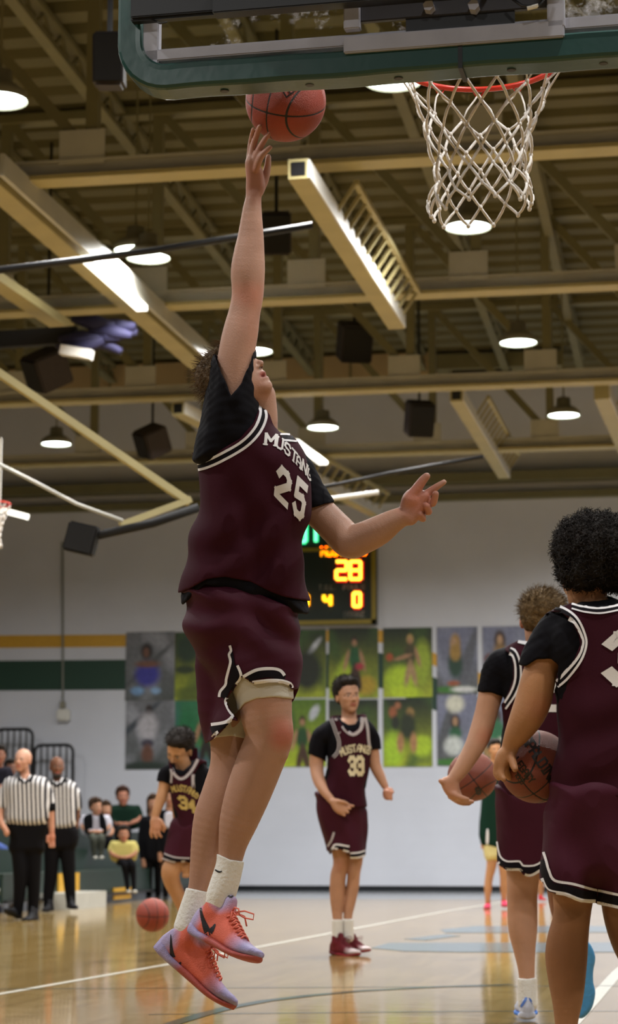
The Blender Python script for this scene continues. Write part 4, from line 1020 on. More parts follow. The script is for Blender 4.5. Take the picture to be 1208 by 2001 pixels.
# ================================================================ the jumping player
ZM = 6.35
pl = empty('person', P(480, 1950, ZM), 'basketball player number 25 in maroon leaping to lay the ball up, right arm stretched overhead', 'person')
S = Sculpt(ZM, 2.3)
thighN = [(470, 1200, -20, 70), (500, 1290, -45, 64), (515, 1350, -54, 55), (521, 1400, -58, 50), (526, 1440, -58, 46.5)]
thighF = [(455, 1205, 25, 68), (452, 1330, 28, 60), (455, 1420, 30, 50), (456, 1455, 30, 45)]
S.chain([(452, 800, -45, 40), (458, 740, -46, 37), (462.5, 690, -45, 35.5), (470, 650, -42, 34.5), (478, 610, -39, 31), (484, 575, -37, 31), (484.5, 530, -35, 33.3), (487, 495, -33, 30), (490, 463, -31, 25.5), (493, 409, -29, 18.5), (496.5, 382, -28, 14.5)], 5)
S.pillow([(483, 386), (481, 345), (479, 318), (484, 306), (493, 304), (503, 316), (513, 330), (516, 350), (517, 368), (510, 384)], -27, 11.5, 11, 4)
S.chain([(508, 372, -22, 9), (517, 350, -14, 9), (523, 326, -9, 7), (524.5, 306, -7, 5.5)], 3)
for fg in ([(486, 314, -18, 5.5), (489, 283, -16, 5), (492, 266, -22, 4.6), (495, 252, -30, 4)],
           [(490, 315, -25, 7), (496, 283, -27, 6.6), (502, 264, -32, 5.8), (507.5, 247, -39, 4.8)],
           [(495, 322, -31, 7), (503, 300, -35, 7), (513, 280, -37, 6.2), (525, 262, -39, 4.8)],
           [(500, 332, -35, 7), (508, 310, -41, 7), (517, 298, -43, 6), (528, 288, -42, 4.8)]): S.chain(fg, 1.6)
# left arm and open hand
S.chain([(585, 955, 72, 38), (608, 985, 66, 33), (634, 1010, 55, 32), (660, 1036, 42, 32.5), (684, 1058, 30, 33.5), (708, 1052, 18, 31.5), (740, 1037, 2, 29), (768, 1019, -10, 23), (790, 1008, -16, 18.5)], 6)
S.pillow([(782, 996), (785, 974), (794, 960), (806, 954), (822, 957), (838, 961), (841, 975), (834, 987), (827, 1001), (816, 1019), (804, 1027), (790, 1022)], -18, 13.5, 13, 4)
S.ell((803, 976, -28), (15, 13, 9), None, 5)
for fg in ([(802, 972, -24, 11.5), (816, 953, -26, 10), (827, 938, -27, 8.7), (834, 930.5, -28, 7.3)],
           [(833, 966, -16, 8.3), (851, 953, -18, 7), (868, 942, -18, 5.4)],
           [(834, 980, -12, 8), (846, 983, -22, 7.6), (851.5, 965, -32, 6.6)],
           [(828, 994, -10, 8), (838, 1000, -20, 7.2), (834, 989, -31, 6.8)],
           [(817, 1008, -10, 7.5), (827, 1014, -17, 6.6), (823, 1006, -27, 6.2)]): S.chain(fg, 1.6)
# neck and head
S.chain([(500, 880, 0, 40), (513, 822, -4, 30), (508, 775, -8, 31)], 10)
HQ, HM = head(S, (461, 745, -8), (.62, .68, .39), (-.62, .72, -.3), 6.0, lips='9c5048', open_=1.1, eyes=True, brow='5a4430')
S.ell((533, 783, 12), (5, 9, 6), None, 3)
# legs
S.chain(thighN+[(508, 1490, -50, 46), (487, 1545, -42, 44.5), (468, 1600, -36, 38.5), (456, 1645, -32, 29), (450, 1680, -30, 24), (436, 1735, -30, 21), (424, 1785, -28, 17)], 8)
S.chain(thighF+[(452, 1500, 32, 42), (440, 1550, 34, 45), (421, 1600, 36, 42.5), (407, 1650, 38, 34), (395, 1700, 40, 24.5), (387, 1735, 40, 19.5), (372, 1790, 40, 18), (360, 1822, 40, 16)], 8)
S.ell((545, 1432, -72), (24, 30, 24), None, 10); S.ell((548, 1475, -70), (14, 14, 12), None, 8)
S.cone((470, 1080, 0), (460, 1170, 0), 58, 62, 6)
for c, r, col_, a in (((553, 1440, -90), (26, 24, 60), 'b0574a', .6), ((545, 1412, -80), (24, 14, 50), 'b86a58', .4), ((486, 575, -60), (30, 22, 60), 'b5705c', .45), ((500, 620, -50), (30, 60, 60), 'b87a64', .3),
                      ((500, 350, -30), (26, 40, 40), 'a9624f', .45), ((508, 270, -38), (30, 30, 30), 'a86450', .5), ((820, 970, -30), (40, 45, 40), 'b86858', .55), ((523, 1380, -100), (30, 16, 60), 'c08a72', .3),
                      ((530, 785, 10), 10, 'b04a40', .7), ((500, 760, -30), 26, 'c07c68', .4)): S.paint(c, r, col_, .5, a)
body = S.build('body', MSK, pl, 'a67f6b')
# hair
S = Sculpt(ZM, 2.3)
E_ = lambda a, b, d, r, k=3: S.ell(HQ(a, b, d), np.array(r)*6.0, HM, k*2)
E_(-2.2, 4.6, 0, (9.2, 8.8, 8.2)); E_(-4.5, 0, 0, (6.3, 6.5, 7.6)); E_(5, 10, 0, (4, 2.5, 5.5))
hair = S.build('hair', hair_mat('light brown hair', '4d3c28'), pl)
displace(hair, .004, .012, 3)
strands('hair_locks', hair, hair_mat('brown hair strands', '5c482f'), hair, 900, .034, .0012, (-.5, 0, -.35), 0, 5, None, .45, 4)
# black tee under the jersey
def foldj(X, Y, Z):
    a = np.exp(-((Y-1100)/110.)**2); g = np.clip((Y-860)/200., 0, 1)
    return -(3.2*np.sin((X-.35*(Y-1000))/13.+np.sin(Y/60.))*g*.8+3.2*a*np.sin((Y+.55*X)/15.+1.2*np.sin(X/40.))+2.4*g*np.sin((X+.2*Y)/27.+Z/40.))
JO = [(376, 884), (386, 905), (391, 955), (386, 1003), (374, 1047), (364, 1092), (353, 1137), (348, 1190), (420, 1210), (500, 1215), (606, 1215), (609, 1178), (604, 1140), (597, 1105), (596, 1075), (599, 1047), (605, 1018), (609.5, 985), (611, 955), (607, 930), (598, 892), (586, 868), (570, 850), (550, 845), (537, 830), (529, 806), (510, 790), (500, 780), (470, 780), (420, 800), (388, 850)]
S = Sculpt(ZM, 2.3)
S.pillow([(421, 690), (411, 731), (400, 779), (391, 827), (383, 856), (378, 880), (382, 905), (440, 905), (490, 850), (503, 803), (499, 773), (496, 745), (502, 690), (478, 665)], -35, 62, 40, 6)
S.chain([(455, 840, -38, 60), (455, 760, -46, 43)], 8)
S.pillow([(586, 872), (600, 889), (613, 908), (625, 934), (640, 958), (656, 984), (655, 1010), (605, 1010), (588, 980), (580, 900)], 62, 44, 32, 6)
S.pillow(JO, 2, 95, 66, 6, off=6)
S.fold(foldj, (340, 830, -120), (625, 1230, 130))
S.cut([(330, 1178), (356, 1184), (372, 1165), (400, 1143), (440, 1147), (478, 1156), (515, 1172), (548, 1186), (575, 1198), (600, 1199), (612, 1190), (660, 1200), (660, 1260), (330, 1260)], -200, 200, 1.5)
S.cut([(497, 774), (502, 784), (512, 792), (527, 806), (537, 832), (548, 845), (572, 850), (620, 850), (620, 700), (497, 700)], -300, 40, 1.5)
S.cut([(405, 640), (422, 696), (432, 728), (452, 774), (472, 748), (490, 706), (508, 640)], -200, -44, 2)
S.cut([(405, 640), (421, 694), (440, 702), (470, 706), (491, 704), (505, 640)], -60, 100, 2)
S.cut([(600, 994), (630, 988), (654, 980.5), (690, 975), (690, 1040), (580, 1040)], -50, 200, 2)
tee = S.build('undershirt', BLK, pl); displace(tee, .003, .03, 11)
# jersey
S = Sculpt(ZM, 2.3)
S.pillow(JO, 2, 100, 66, 6)
S.fold(foldj, (340, 830, -120), (625, 1230, 130))
S.cut([(330, 850), (376, 882), (386, 900), (429, 880), (468, 857), (495, 827), (504, 803), (501, 786), (496, 770), (470, 690), (330, 690)], -200, 30, 1.5)
S.cut([(330, 1220), (330, 1165), (351, 1158), (372, 1150), (405, 1131), (440, 1127), (490, 1137), (530, 1157), (555, 1166), (580, 1171), (640, 1180), (640, 1240), (330, 1240)], -200, 200, 1.5)
S.cut([(537, 832), (548, 845), (553, 800), (500, 760), (512, 792), (527, 806)], -26, 200, 2)
jer = S.build('jersey', MAR, pl)
bpy.context.view_layer.update(); bj = bvh_of([jer])
WH = (WHT, .0035)
def trim(nm, pts, w, m, bv, off, step=4): return decal(nm, ribbon(pts, w, step), bv, m, OWN[0], off)
OWN = [jer]
ah = [(381, 894), (386, 897.5), (400, 892), (429, 878), (468, 855), (490, 832), (501, 808), (502, 792)]
sh = lambda pts, dx, dy: [(x+dx, y+dy) for x, y in pts]
trim('white_trim', [(387, 906.5), (403, 901), (432, 887), (472, 863.5), (496, 838), (508, 811), (507, 792)], 5, WHT, bj, .003)
trim('black_trim', [(388, 912), (405, 907), (435, 893), (476, 869), (501, 843), (513.5, 814), (511.5, 793)], 8, SHORTB, bj, .0024)
trim('white_trim', [(389, 918), (408, 913), (438, 899), (480, 874), (506, 847), (519, 816), (515.5, 796)], 5, WHT, bj, .003)
trim('white_trim', [(547, 850), (560, 850), (571, 851)], 3.5, WHT, bj, .003); trim('black_trim', [(550, 856), (562, 856), (575, 857)], 7, SHORTB, bj, .0024); trim('white_trim', [(553, 861.5), (565, 862), (579, 863)], 3.5, WHT, bj, .003)
MNUM = cloth('white twill lettering', 'cdc9c6', .7)
def glyph(ch, o, x1, y1, th, name='letter', m=None, bv=None, own=None, serif=False, off=.003):
    """o lower-left corner px, x1 vector of the glyph width, y1 vector of its height"""
    w = 4.6 if ch == 'M' else 4
    def mapp(p): return (o[0]+x1[0]*p.x/w+y1[0]*p.y/7, o[1]+x1[1]*p.x/w+y1[1]*p.y/7)
    polys = [[mapp(p) for p in q] for q in stroke_quads(ch, th, .45)]
    if serif:
        for pl_ in G[ch]:
            for e in (pl_[0], pl_[-1]):
                if e[1] in (0, 7) and ch in 'MUANTIHF' : polys += [[mapp(Vector(v)) for v in ((e[0]-1.1, e[1]-.45), (e[0]+1.1, e[1]-.45), (e[0]+1.1, e[1]+.45), (e[0]-1.1, e[1]+.45))]]
    return decal(name, polys, bv, m or MNUM, own, off)
for ch, o, x1, y1 in (('M', (518, 869), (20, 3), (1.5, -21)), ('U', (540, 874), (11, 6), (2.5, -20)), ('S', (555, 884), (9, 8), (3, -19)), ('T', (568, 897), (8, 9), (3, -19)), ('A', (578, 907), (7, 9), (2, -18)),
                      ('N', (588, 917), (8, 10), (3, -18)), ('G', (599, 931), (6, 9), (3, -17))): glyph(ch, o, x1, y1, 1.35, 'jersey_letter', None, bj, jer, True)
glyph('2', (540, 966), (19, 20), (7, -53), 1.75, 'jersey_number', None, bj, jer); glyph('5', (573, 997), (15, 15), (9, -58), 1.75, 'jersey_number', None, bj, jer)
# shorts
def folds(X, Y, Z):
    a = np.exp(-((Y-1235)/60.)**2); return -(4.4*a*np.sin((Y-.35*X)/13.+1.3*np.sin(X/33.))+2.6*np.sin((X-.5*Y)/17.+Z/50.+np.sin(Y/41.)))
S = Sculpt(ZM, 2.3)
S.pillow([(354, 1140), (360, 1176), (359.5, 1211), (367, 1246), (381, 1281), (404, 1315), (415, 1350), (418, 1385), (413, 1417), (408, 1480), (500, 1490), (560, 1440), (571, 1373), (584, 1339), (591, 1292), (588, 1246), (583, 1205), (602, 1170), (540, 1140), (440, 1120)], 0, 104, 62, 6)
S.chain(thighN, 8, 11); S.chain(thighF, 8, 10)
S.fold(folds, (345, 1120, -140), (610, 1480, 130))
S.cut([(473, 1322), (462, 1340), (446, 1362), (443, 1372), (456, 1397), (466, 1409), (470, 1520), (650, 1520), (650, 1330), (575, 1347), (571, 1349), (567, 1340), (549, 1334), (525, 1333), (495, 1336)], -250, 2, 1.5)
S.cut([(390, 1460), (413, 1447), (433, 1430), (453, 1407), (466, 1410), (500, 1415), (540, 1400), (569, 1374), (610, 1340), (650, 1560), (390, 1560)], -250, 250, 1.5)
S.cut([(330, 1100), (340, 1160), (360, 1154), (405, 1134), (440, 1138), (478, 1148), (515, 1164), (548, 1178), (575, 1190), (600, 1194), (640, 1100)], -250, 250, 1.5)
shorts = S.build('shorts', MAR2, pl)
bpy.context.view_layer.update(); bs = bvh_of([shorts]); OWN[0] = shorts
trim('black_trim', [(453, 1272), (456, 1300), (452, 1330), (441, 1355), (436, 1363)], [4, 13], SHORTB, bs, .0024)
trim('black_trim', [(459, 1300), (463, 1325), (455, 1345), (443, 1366)], 11, SHORTB, bs, .0024)
trim('white_trim', [(450, 1261), (452.5, 1272), (448.5, 1279), (451.5, 1293), (447, 1312), (443.5, 1327), (442, 1338), (432, 1351), (430, 1362)], 5, WHT, bs, .003, 3)
trim('white_trim', [(465, 1300), (472, 1320), (463, 1337), (460, 1350), (445, 1364), (443, 1374), (450, 1390), (458, 1401)], [5, 6], WHT, bs, .003, 3)
trim('white_trim', [(476, 1322), (502, 1309), (532, 1306.5), (548, 1311), (555, 1320)], 6, WHT, bs, .003)
trim('black_trim', [(483, 1326), (505, 1319), (532, 1317), (556, 1325)], 14, SHORTB, bs, .0024)
trim('white_trim', [(494, 1333), (525, 1329.5), (549, 1330.5), (566, 1336), (570, 1344)], 6, WHT, bs, .003)
trim('white_trim', [(414, 1416), (442, 1411), (455, 1401)], 6, WHT, bs, .003); trim('black_trim', [(414, 1428), (430, 1421), (445, 1412)], [16, 8], SHORTB, bs, .0024); trim('white_trim', [(414, 1444), (424, 1432), (437, 1424), (451, 1406)], 5, WHT, bs, .003)
# compression shorts
S = Sculpt(ZM, 2.3); S.chain(thighN, 8, 3.5); S.chain(thighF, 8, 3.5)
S.cut([(440, 1445), (455, 1400), (469, 1386), (479, 1374), (502, 1365), (537, 1362), (562, 1365), (620, 1372), (620, 1540), (440, 1540)], -250, -20, 1.5)
S.cut([(380, 1440), (419, 1442), (451, 1438), (479, 1443), (530, 1440), (640, 1380), (640, 1540), (380, 1540)], -20, 250, 1.5)
S.cut([(300, 1080), (300, 1250), (640, 1250), (640, 1080)])
cs = S.build('compression_shorts', BEI, pl)
# socks
def sock(name, pts, cutpts, zc0, vox, parent, g=2.5, m=None, own=None):
    S = Sculpt(zc0, vox); S.chain(pts, 4, g); S.cut(cutpts); return S.build(name, m or WSOCK, parent)
sk1 = sock('sock', [(452, 1660, -31, 26), (449, 1690, -30, 24.5), (438, 1730, -30, 26), (430, 1755, -30, 25), (424, 1785, -28, 20)], [(400, 1600), (400, 1664), (422, 1667), (450, 1680), (475, 1683), (500, 1690), (500, 1600)], ZM, 2, pl)
sk2 = sock('sock', [(389, 1720, 40, 20), (384, 1745, 40, 20), (376, 1775, 40, 22), (366, 1812, 40, 24)], [(340, 1690), (340, 1733), (367, 1735), (400, 1742), (430, 1745), (430, 1690)], ZM, 2, pl)
# shoes
cols = ('cf6450', 'a99cc0', '9890b6', ('a5504a', '9c92ba'))
s1 = shoe(ZM, 1.7, pl, (368, 1822, 0), (502, 1891, -130), (.32, -.92, .0), 1, cols, label='near orange and lilac shoe')
s2 = shoe(ZM, 1.7, pl, (298, 1852, 42), (449, 1983, 20), (.70, -.68, -.1), 1, cols, label='far orange and lilac shoe, trailing lower')
bpy.context.view_layer.update()
MSW = mat('black emblem', '15131b', .5)
def swoosh(sc, bv, own, pts, ws):
    q = []
    rb = ribbon(pts, 1, 3); n = len(rb)
    P2 = [((a[0]+b[0])/2, (a[1]+b[1])/2) for a, b, c, d in rb]
    for i in range(len(P2)-1):
        a, b = Vector(P2[i]), Vector(P2[i+1]); d = (b-a).normalized(); nn = Vector((-d.y, d.x)); w0 = np.interp(i/n, *ws); w1 = np.interp((i+1)/n, *ws)
        q.append((a+nn*w0/2, a-nn*w0/2, b-nn*w1/2, b+nn*w1/2))
    return decal('side_emblem', q, bv, MSW, own, .0012)
swoosh(1, bvh_of([s1]), s1, [(391, 1759), (394, 1785), (401, 1808), (408, 1822), (417, 1813), (422, 1803)], ((0, .45, .7, .85, 1), (1, 8, 14, 9, 1)))
swoosh(1, bvh_of([s2]), s2, [(334, 1826), (335, 1853), (339, 1874), (346, 1887), (352, 1883), (354, 1877)], ((0, .45, .7, .85, 1), (1, 7, 12, 8, 1)))
swoosh(1, bvh_of([sk1]), sk1, [(416, 1694), (424, 1702), (431, 1704), (436, 1700)], ((0, .6, 1), (1, 4, 1)))
decal('tongue_emblem', text_polys('8', (447, 1753), (1, .02), (0.05, -1), 13, 1.5), bvh_of([s1]), MSW, s1, .0012)
# ================================================================ foreground player with curly hair, from behind
def shirt_mats(): return MAR
ZK = FP/562.0
pk = empty('person', P(1130, 1990, ZK), 'curly haired basketball player seen from behind at the right edge, holding a ball low', 'person')
S = Sculpt(ZK, 2.6)
S.chain([(1110, 1250, 0, 40), (1082, 1265, 0, 36), (1063, 1292, -2, 33), (1052, 1330, -4, 34), (1043, 1368, 0, 35.5), (1030, 1400, 2, 33), (1013, 1430, 6, 25.5), (1001, 1450, 10, 18.5), (994, 1468, 12, 15)], 6)
W0 = 42
S.pillow([(979, 1462), (1010, 1462), (1006, 1478), (996, 1492), (985, 1506), (975, 1512), (968, 1500), (967, 1482)], -32+W0, 13, 12, 5)
for fg in ([(972, 1495, -30, 8), (970, 1510, -32, 7), (975, 1521, -36, 5.6)], [(980, 1498, -36, 8), (979, 1513, -40, 7), (985, 1523, -46, 5.6)],
           [(986, 1496, -26, 7.5), (990, 1510, -20, 7), (996, 1520, -14, 6)], [(990, 1490, -16, 7.5), (998, 1502, -6, 7), (1006, 1512, 2, 6)], [(1000, 1476, -40, 8.5), (1003, 1492, -48, 8), (1007, 1503, -56, 6.5)]): S.chain([(a, b, c+W0, r) for a, b, c, r in fg], 1.6)
S.chain([(1185, 1270, 0, 58), (1160, 1215, 0, 38), (1148, 1165, 0, 39), (1150, 1120, 0, 44)], 12)
S.ell((1160, 1080, 0), (62, 76, 72), None, 8); S.ell((1136, 1135, 34), (38, 42, 48), None, 10); S.ell((1106, 1120, 20), (9, 18, 12), None, 4)
S.chain([(1180, 1250, 0, 80), (1175, 1400, 0, 78), (1170, 1560, 0, 74)], 8)
LG1 = [(1130, 1600, 0, 58), (1124, 1700, 0, 48), (1121, 1745, 0, 41)]; LG2 = [(1215, 1600, 0, 60), (1218, 1700, 5, 52), (1220, 1750, 8, 47)]
S.chain(LG1+[(1118, 1790, 0, 36.5), (1110, 1835, 6, 40.5), (1107, 1870, 8, 41.5), (1108, 1915, 6, 36.5), (1109, 1955, 2, 30), (1107, 2001, -2, 22.5), (1107, 2050, -2, 20)], 8)
S.chain(LG2+[(1224, 1795, 12, 43), (1240, 1840, 25, 44), (1258, 1880, 45, 40), (1276, 1930, 70, 30), (1285, 1980, 90, 22)], 8)
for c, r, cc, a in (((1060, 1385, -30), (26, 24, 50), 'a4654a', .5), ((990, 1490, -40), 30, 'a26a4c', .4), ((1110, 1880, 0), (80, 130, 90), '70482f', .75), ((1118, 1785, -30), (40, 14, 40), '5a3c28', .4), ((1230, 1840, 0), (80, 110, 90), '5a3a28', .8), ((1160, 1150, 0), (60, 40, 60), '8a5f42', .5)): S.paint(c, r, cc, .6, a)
S.build('body', MSK, pk, 'a97a55')
MAF = hair_mat('black curly hair', '17110d')
S = Sculpt(ZK, 2.6); S.ell((1168, 1072, -6), (84, 70, 80), None, 10); S.ell((1150, 1112, -20), (62, 42, 62), None, 10); S.ell((1200, 1090, -5), (66, 66, 70), None, 10)
hr = S.build('hair', MAF, pk); displace(hr, .010, .018, 7)
strands('curls', hr, MAF, hr, 4200, .026, .0024, (0, 0, 0), .006, 9, None, .6, 5)
S = Sculpt(ZK, 2.6)
S.chain([(1150, 1250, 0, 70), (1105, 1240, 0, 54), (1066, 1278, -2, 44), (1052, 1320, -4, 42)], 10)
S.pillow([(1118, 1180), (1140, 1165), (1188, 1163), (1230, 1180), (1300, 1205), (1330, 1260), (1290, 1540), (1200, 1560), (1095, 1540), (1092, 1400), (1062, 1262), (1080, 1205)], 0, 84, 60, 8, off=2)
S.cut([(1000, 1296), (1027, 1302), (1050, 1288), (1077, 1287), (1092, 1299), (1090, 1330), (1060, 1420), (1000, 1420)], -200, 200, 1.5)
S.cut([(1100, 1120), (1112, 1176), (1150, 1176), (1200, 1171), (1240, 1180), (1260, 1120)], -200, -10, 2)
tk = S.build('undershirt', BLK, pk); displace(tk, .003, .03, 21)
def foldk(X, Y, Z): g = np.clip((Y-1300)/150., 0, 1); return -(2.6*g*np.sin((Y+.5*X)/17.+np.sin(X/40.))+1.6*np.sin((X+.3*Y)/30.+Z/40.))
S = Sculpt(ZK, 2.6)
KO = [(1119, 1150), (1145, 1146), (1170, 1146), (1208, 1150), (1250, 1170), (1310, 1205), (1335, 1260), (1300, 1400), (1310, 1560), (1310, 1640), (1180, 1640), (1072, 1640), (1078, 1530), (1087, 1480), (1090, 1440), (1090, 1400), (1084, 1330), (1070, 1260), (1062, 1205), (1080, 1190)]
S.pillow(KO, 0, 92, 60, 6); S.fold(foldk, (1050, 1180, -120), (1330, 1640, 120))
S.cut([(1000, 1190), (1061, 1203), (1077, 1196), (1096, 1196), (1117, 1213), (1132, 1243), (1134, 1260), (1123, 1287), (1102, 1315), (1086, 1329), (1040, 1345), (1000, 1330)], -200, 200, 1.5)
S.cut([(1030, 1100), (1040, 1196), (1061, 1199), (1077, 1191), (1098, 1185), (1119, 1177), (1112, 1100)], -200, 200, 1.5)
S.cut([(1105, 1120), (1118, 1178), (1145, 1185), (1175, 1187), (1215, 1181), (1250, 1165), (1250, 1120)], -200, 200, 1.5)
S.cut([(1000, 1540), (1075, 1543), (1150, 1556), (1340, 1560), (1340, 1700), (1000, 1700)], -200, 200, 1.5)
jk = S.build('jersey', MAR, pk)
bpy.context.view_layer.update(); bk = bvh_of([jk]); OWN[0] = jk
trim('white_trim', [(1078, 1199.5), (1085, 1198.5), (1099, 1199.5), (1121.5, 1214), (1137, 1243), (1139, 1261), (1128, 1288), (1105, 1317), (1091, 1331)], 4.5, WHT, bk, .007)
trim('black_trim', [(1078, 1194), (1084, 1192.5), (1100, 1194), (1123, 1210), (1138.5, 1242), (1140.5, 1262), (1130, 1291), (1108, 1321), (1093, 1337)], 7, SHORTB, bk, .005)
trim('white_trim', [(1080, 1189), (1085, 1188), (1102, 1189.5), (1127, 1207), (1143, 1240.5), (1145, 1263), (1134, 1293), (1112, 1325), (1094, 1342)], 4.5, WHT, bk, .007)
for dy, m_, w_ in ((2, WHT, 3), (6, SHORTB, 5), (10.5, WHT, 3)): trim('white_trim' if m_ is WHT else 'black_trim', [(1119, 1180+dy), (1145, 1186+dy), (1175, 1188+dy), (1212, 1182+dy), (1240, 1176+dy)], w_, m_, bk, .007)
glyph('3', (1192, 1330), (66, 0), (2, -86), 1.7, 'jersey_number', None, bk, jk)
def foldks(X, Y, Z): return -(3.0*np.sin((X-.25*Y)/19.+Z/50.+np.sin(Y/60.))+1.5*np.sin((Y+.4*X)/26.))
S = Sculpt(ZK, 2.6)
S.pillow([(1080, 1520), (1073, 1560), (1062, 1615), (1059, 1667), (1058, 1719), (1066, 1800), (1150, 1830), (1166, 1800), (1168, 1740), (1170, 1800), (1290, 1840), (1310, 1700), (1300, 1520), (1180, 1500)], 0, 96, 55, 6, sm=True)
S.chain(LG1, 8, 12); S.chain(LG2, 8, 13); S.fold(foldks, (1050, 1520, -120), (1320, 1850, 120))
S.cut([(1030, 1715), (1059, 1722), (1072, 1743), (1105, 1751), (1136, 1763), (1164, 1764), (1166, 1766), (1208, 1776), (1330, 1792), (1330, 1900), (1030, 1900)], -200, 200, 1.5)
shk = S.build('shorts', MAR2, pk)
bpy.context.view_layer.update(); bk2 = bvh_of([shk]); OWN[0] = shk
trim('white_trim', [(1063.5, 1665), (1069, 1682), (1074, 1700), (1085, 1720), (1119, 1727), (1148, 1735), (1167, 1739)], 5, WHT, bk2, .003)
trim('black_trim', [(1062, 1680), (1067, 1706), (1077, 1731), (1107, 1738), (1140, 1748), (1167, 1751)], 17, SHORTB, bk2, .0024)
trim('white_trim', [(1060.5, 1716), (1073, 1739), (1105, 1746.5), (1136, 1758.5), (1163, 1760)], 6, WHT, bk2, .003)
trim('white_trim', [(1169, 1739), (1190, 1744), (1220, 1750), (1260, 1756)], 5, WHT, bk2, .003); trim('black_trim', [(1168, 1752), (1190, 1758), (1220, 1764), (1260, 1770)], 18, SHORTB, bk2, .0024); trim('white_trim', [(1168, 1763), (1190, 1768), (1215, 1773), (1260, 1781)], 5, WHT, bk2, .003)
# his shoe below the frame keeps him standing on the floor
shoe(ZK, 4, pk, (1107, 2082, -40), (1112, 2078, 110), (0, -1, 0), 1, ('35507a', '4a6a9a', '35507a', ('2d6fae', None)), False, label='shoe just below the frame')
ZB3 = 7.42; b3 = make_ball(P(1048, 1498, ZB3), 71*ZB3/FP, MBALL2, 'brown basketball with large black lettering held by the curly haired player', (1.1, .55, .75))
bpy.context.view_layer.update()
decal_on_ball(b3, 'printed_word', text_polys('SPALDING', (1020, 1447), unit(.66, 1), unit(.9, -.7), 19, 1.5, 1.0), label='large black printed word')
decal_on_ball(b3, 'printed_word', text_polys('LEGACY', (1004, 1488), unit(.75, 1), unit(.9, -.8), 13, 1.5, 1.0)); decal_on_ball(b3, 'printed_word', text_polys('TF-1000', (994, 1499), unit(.75, 1), unit(.9, -.8), 9, 1.4, 1.0))

# ================================================================ brown haired player behind him
ZN = 9.25
pn = empty('person', PZ(1030, 1990, 0), 'fair brown haired basketball player seen from behind, blue and white shoes, ball in hand', 'person')
S = Sculpt(ZN, 2.6)
S.chain([(1005, 1305, 0, 28), (978, 1318, 0, 26), (963, 1345, -2, 25), (951, 1390, -4, 22.5), (940, 1430, -8, 22.5), (926, 1462, -14, 19.5), (903, 1500, -20, 16), (885, 1524, -24, 12.5)], 5)
S.pillow([(868, 1518), (893, 1524), (900, 1545), (905, 1560), (890, 1566), (872, 1553), (862, 1532)], -26, 10, 10, 4)
for fg in ([(885, 1552, -24, 7), (902, 1563, -20, 6), (923, 1567, -10, 4.6)], [(882, 1556, -14, 7), (900, 1568, -6, 6), (918, 1570, 4, 4.6)], [(884, 1550, -32, 6.5), (900, 1558, -38, 5.8), (914, 1562, -38, 4.6)], [(880, 1556, -4, 6), (896, 1566, 8, 5.5), (912, 1566, 16, 4.6)], [(868, 1530, -30, 6.5), (861, 1526, -34, 5)]): S.chain(fg, 1.5)
S.chain([(1070, 1335, 0, 46), (1062, 1280, 0, 32), (1056, 1240, 0, 30), (1058, 1210, 0, 34)], 8)
S.ell((1060, 1196, 4), (42, 46, 48), None, 6); S.ell((1046, 1218, 26), (24, 26, 26), None, 8); S.ell((1020, 1216, 6), (5, 13, 9), None, 3)
S.chain([(1060, 1330, 0, 66), (1055, 1500, 0, 60)], 8)
L1 = [(1022, 1570, 0, 46), (1020, 1640, 0, 40), (1023, 1695, 0, 34)]; L2 = [(1085, 1570, 0, 46), (1092, 1650, 10, 40), (1098, 1700, 20, 34)]
S.chain(L1+[(1021, 1740, 2, 30), (1021, 1775, 4, 29.5), (1022, 1815, 5, 28.5), (1025, 1855, 4, 22), (1029, 1895, 0, 16.5), (1031, 1940, 0, 14.5), (1031, 1965, 0, 15)], 6)
S.chain(L2+[(1102, 1760, 30, 30), (1112, 1800, 10, 29), (1124, 1850, -10, 22), (1134, 1890, -20, 15)], 6)
for c, r, cc, a in (((952, 1440, -20), (18, 16, 40), 'b0604a', .45), ((1022, 1750, -30), (34, 12, 30), 'a07050', .4), ((880, 1545, -30), 24, 'b4735a', .4), ((1020, 1216, 6), 14, 'b05c44', .5)): S.paint(c, r, cc, .6, a)
S.build('body', MSK, pn, 'b68a70')
MHB = hair_mat('fair brown hair', '5e4a2e'); S = Sculpt(ZN, 2.6); S.ell((1061, 1190, -3), (46, 41, 48), None, 6); S.ell((1050, 1212, -14), (31, 26, 30), None, 8); S.ell((1080, 1205, -10), (28, 34, 36), None, 8)
h2 = S.build('hair', MHB, pn); displace(h2, .004, .02, 8); strands('hair_locks', h2, MHB, h2, 900, .03, .0016, (.3, 0, -.1), 0, 3, lambda c, n: n.z > -.2, .35, 3)
S = Sculpt(ZN, 2.6)
S.chain([(1030, 1320, 0, 52), (984, 1305, 0, 38), (965, 1340, -2, 30), (957, 1375, -3, 28)], 6)
S.pillow([(1025, 1262), (1060, 1255), (1100, 1262), (1160, 1290), (1180, 1340), (1150, 1540), (985, 1540), (982, 1400), (980, 1300)], 0, 58, 42, 6, off=2)
S.cut([(900, 1350), (938, 1352), (960, 1353), (985, 1362), (992, 1380), (970, 1430), (900, 1430)], -200, 200, 1.5)
t3 = S.build('undershirt', BLK, pn); displace(t3, .003, .03, 22)
S = Sculpt(ZN, 2.6)
NO = [(1018, 1238), (1060, 1228), (1100, 1240), (1160, 1290), (1180, 1340), (1150, 1440), (1150, 1580), (975, 1580), (972, 1545), (977, 1500), (981, 1450), (981, 1400), (979, 1370), (975, 1300), (985, 1268)]
S.pillow(NO, 0, 66, 42, 6); S.fold(lambda X, Y, Z: -(2.0*np.sin((X+.4*Y)/18.+Z/30.)), (970, 1280, -90), (1180, 1560, 90))
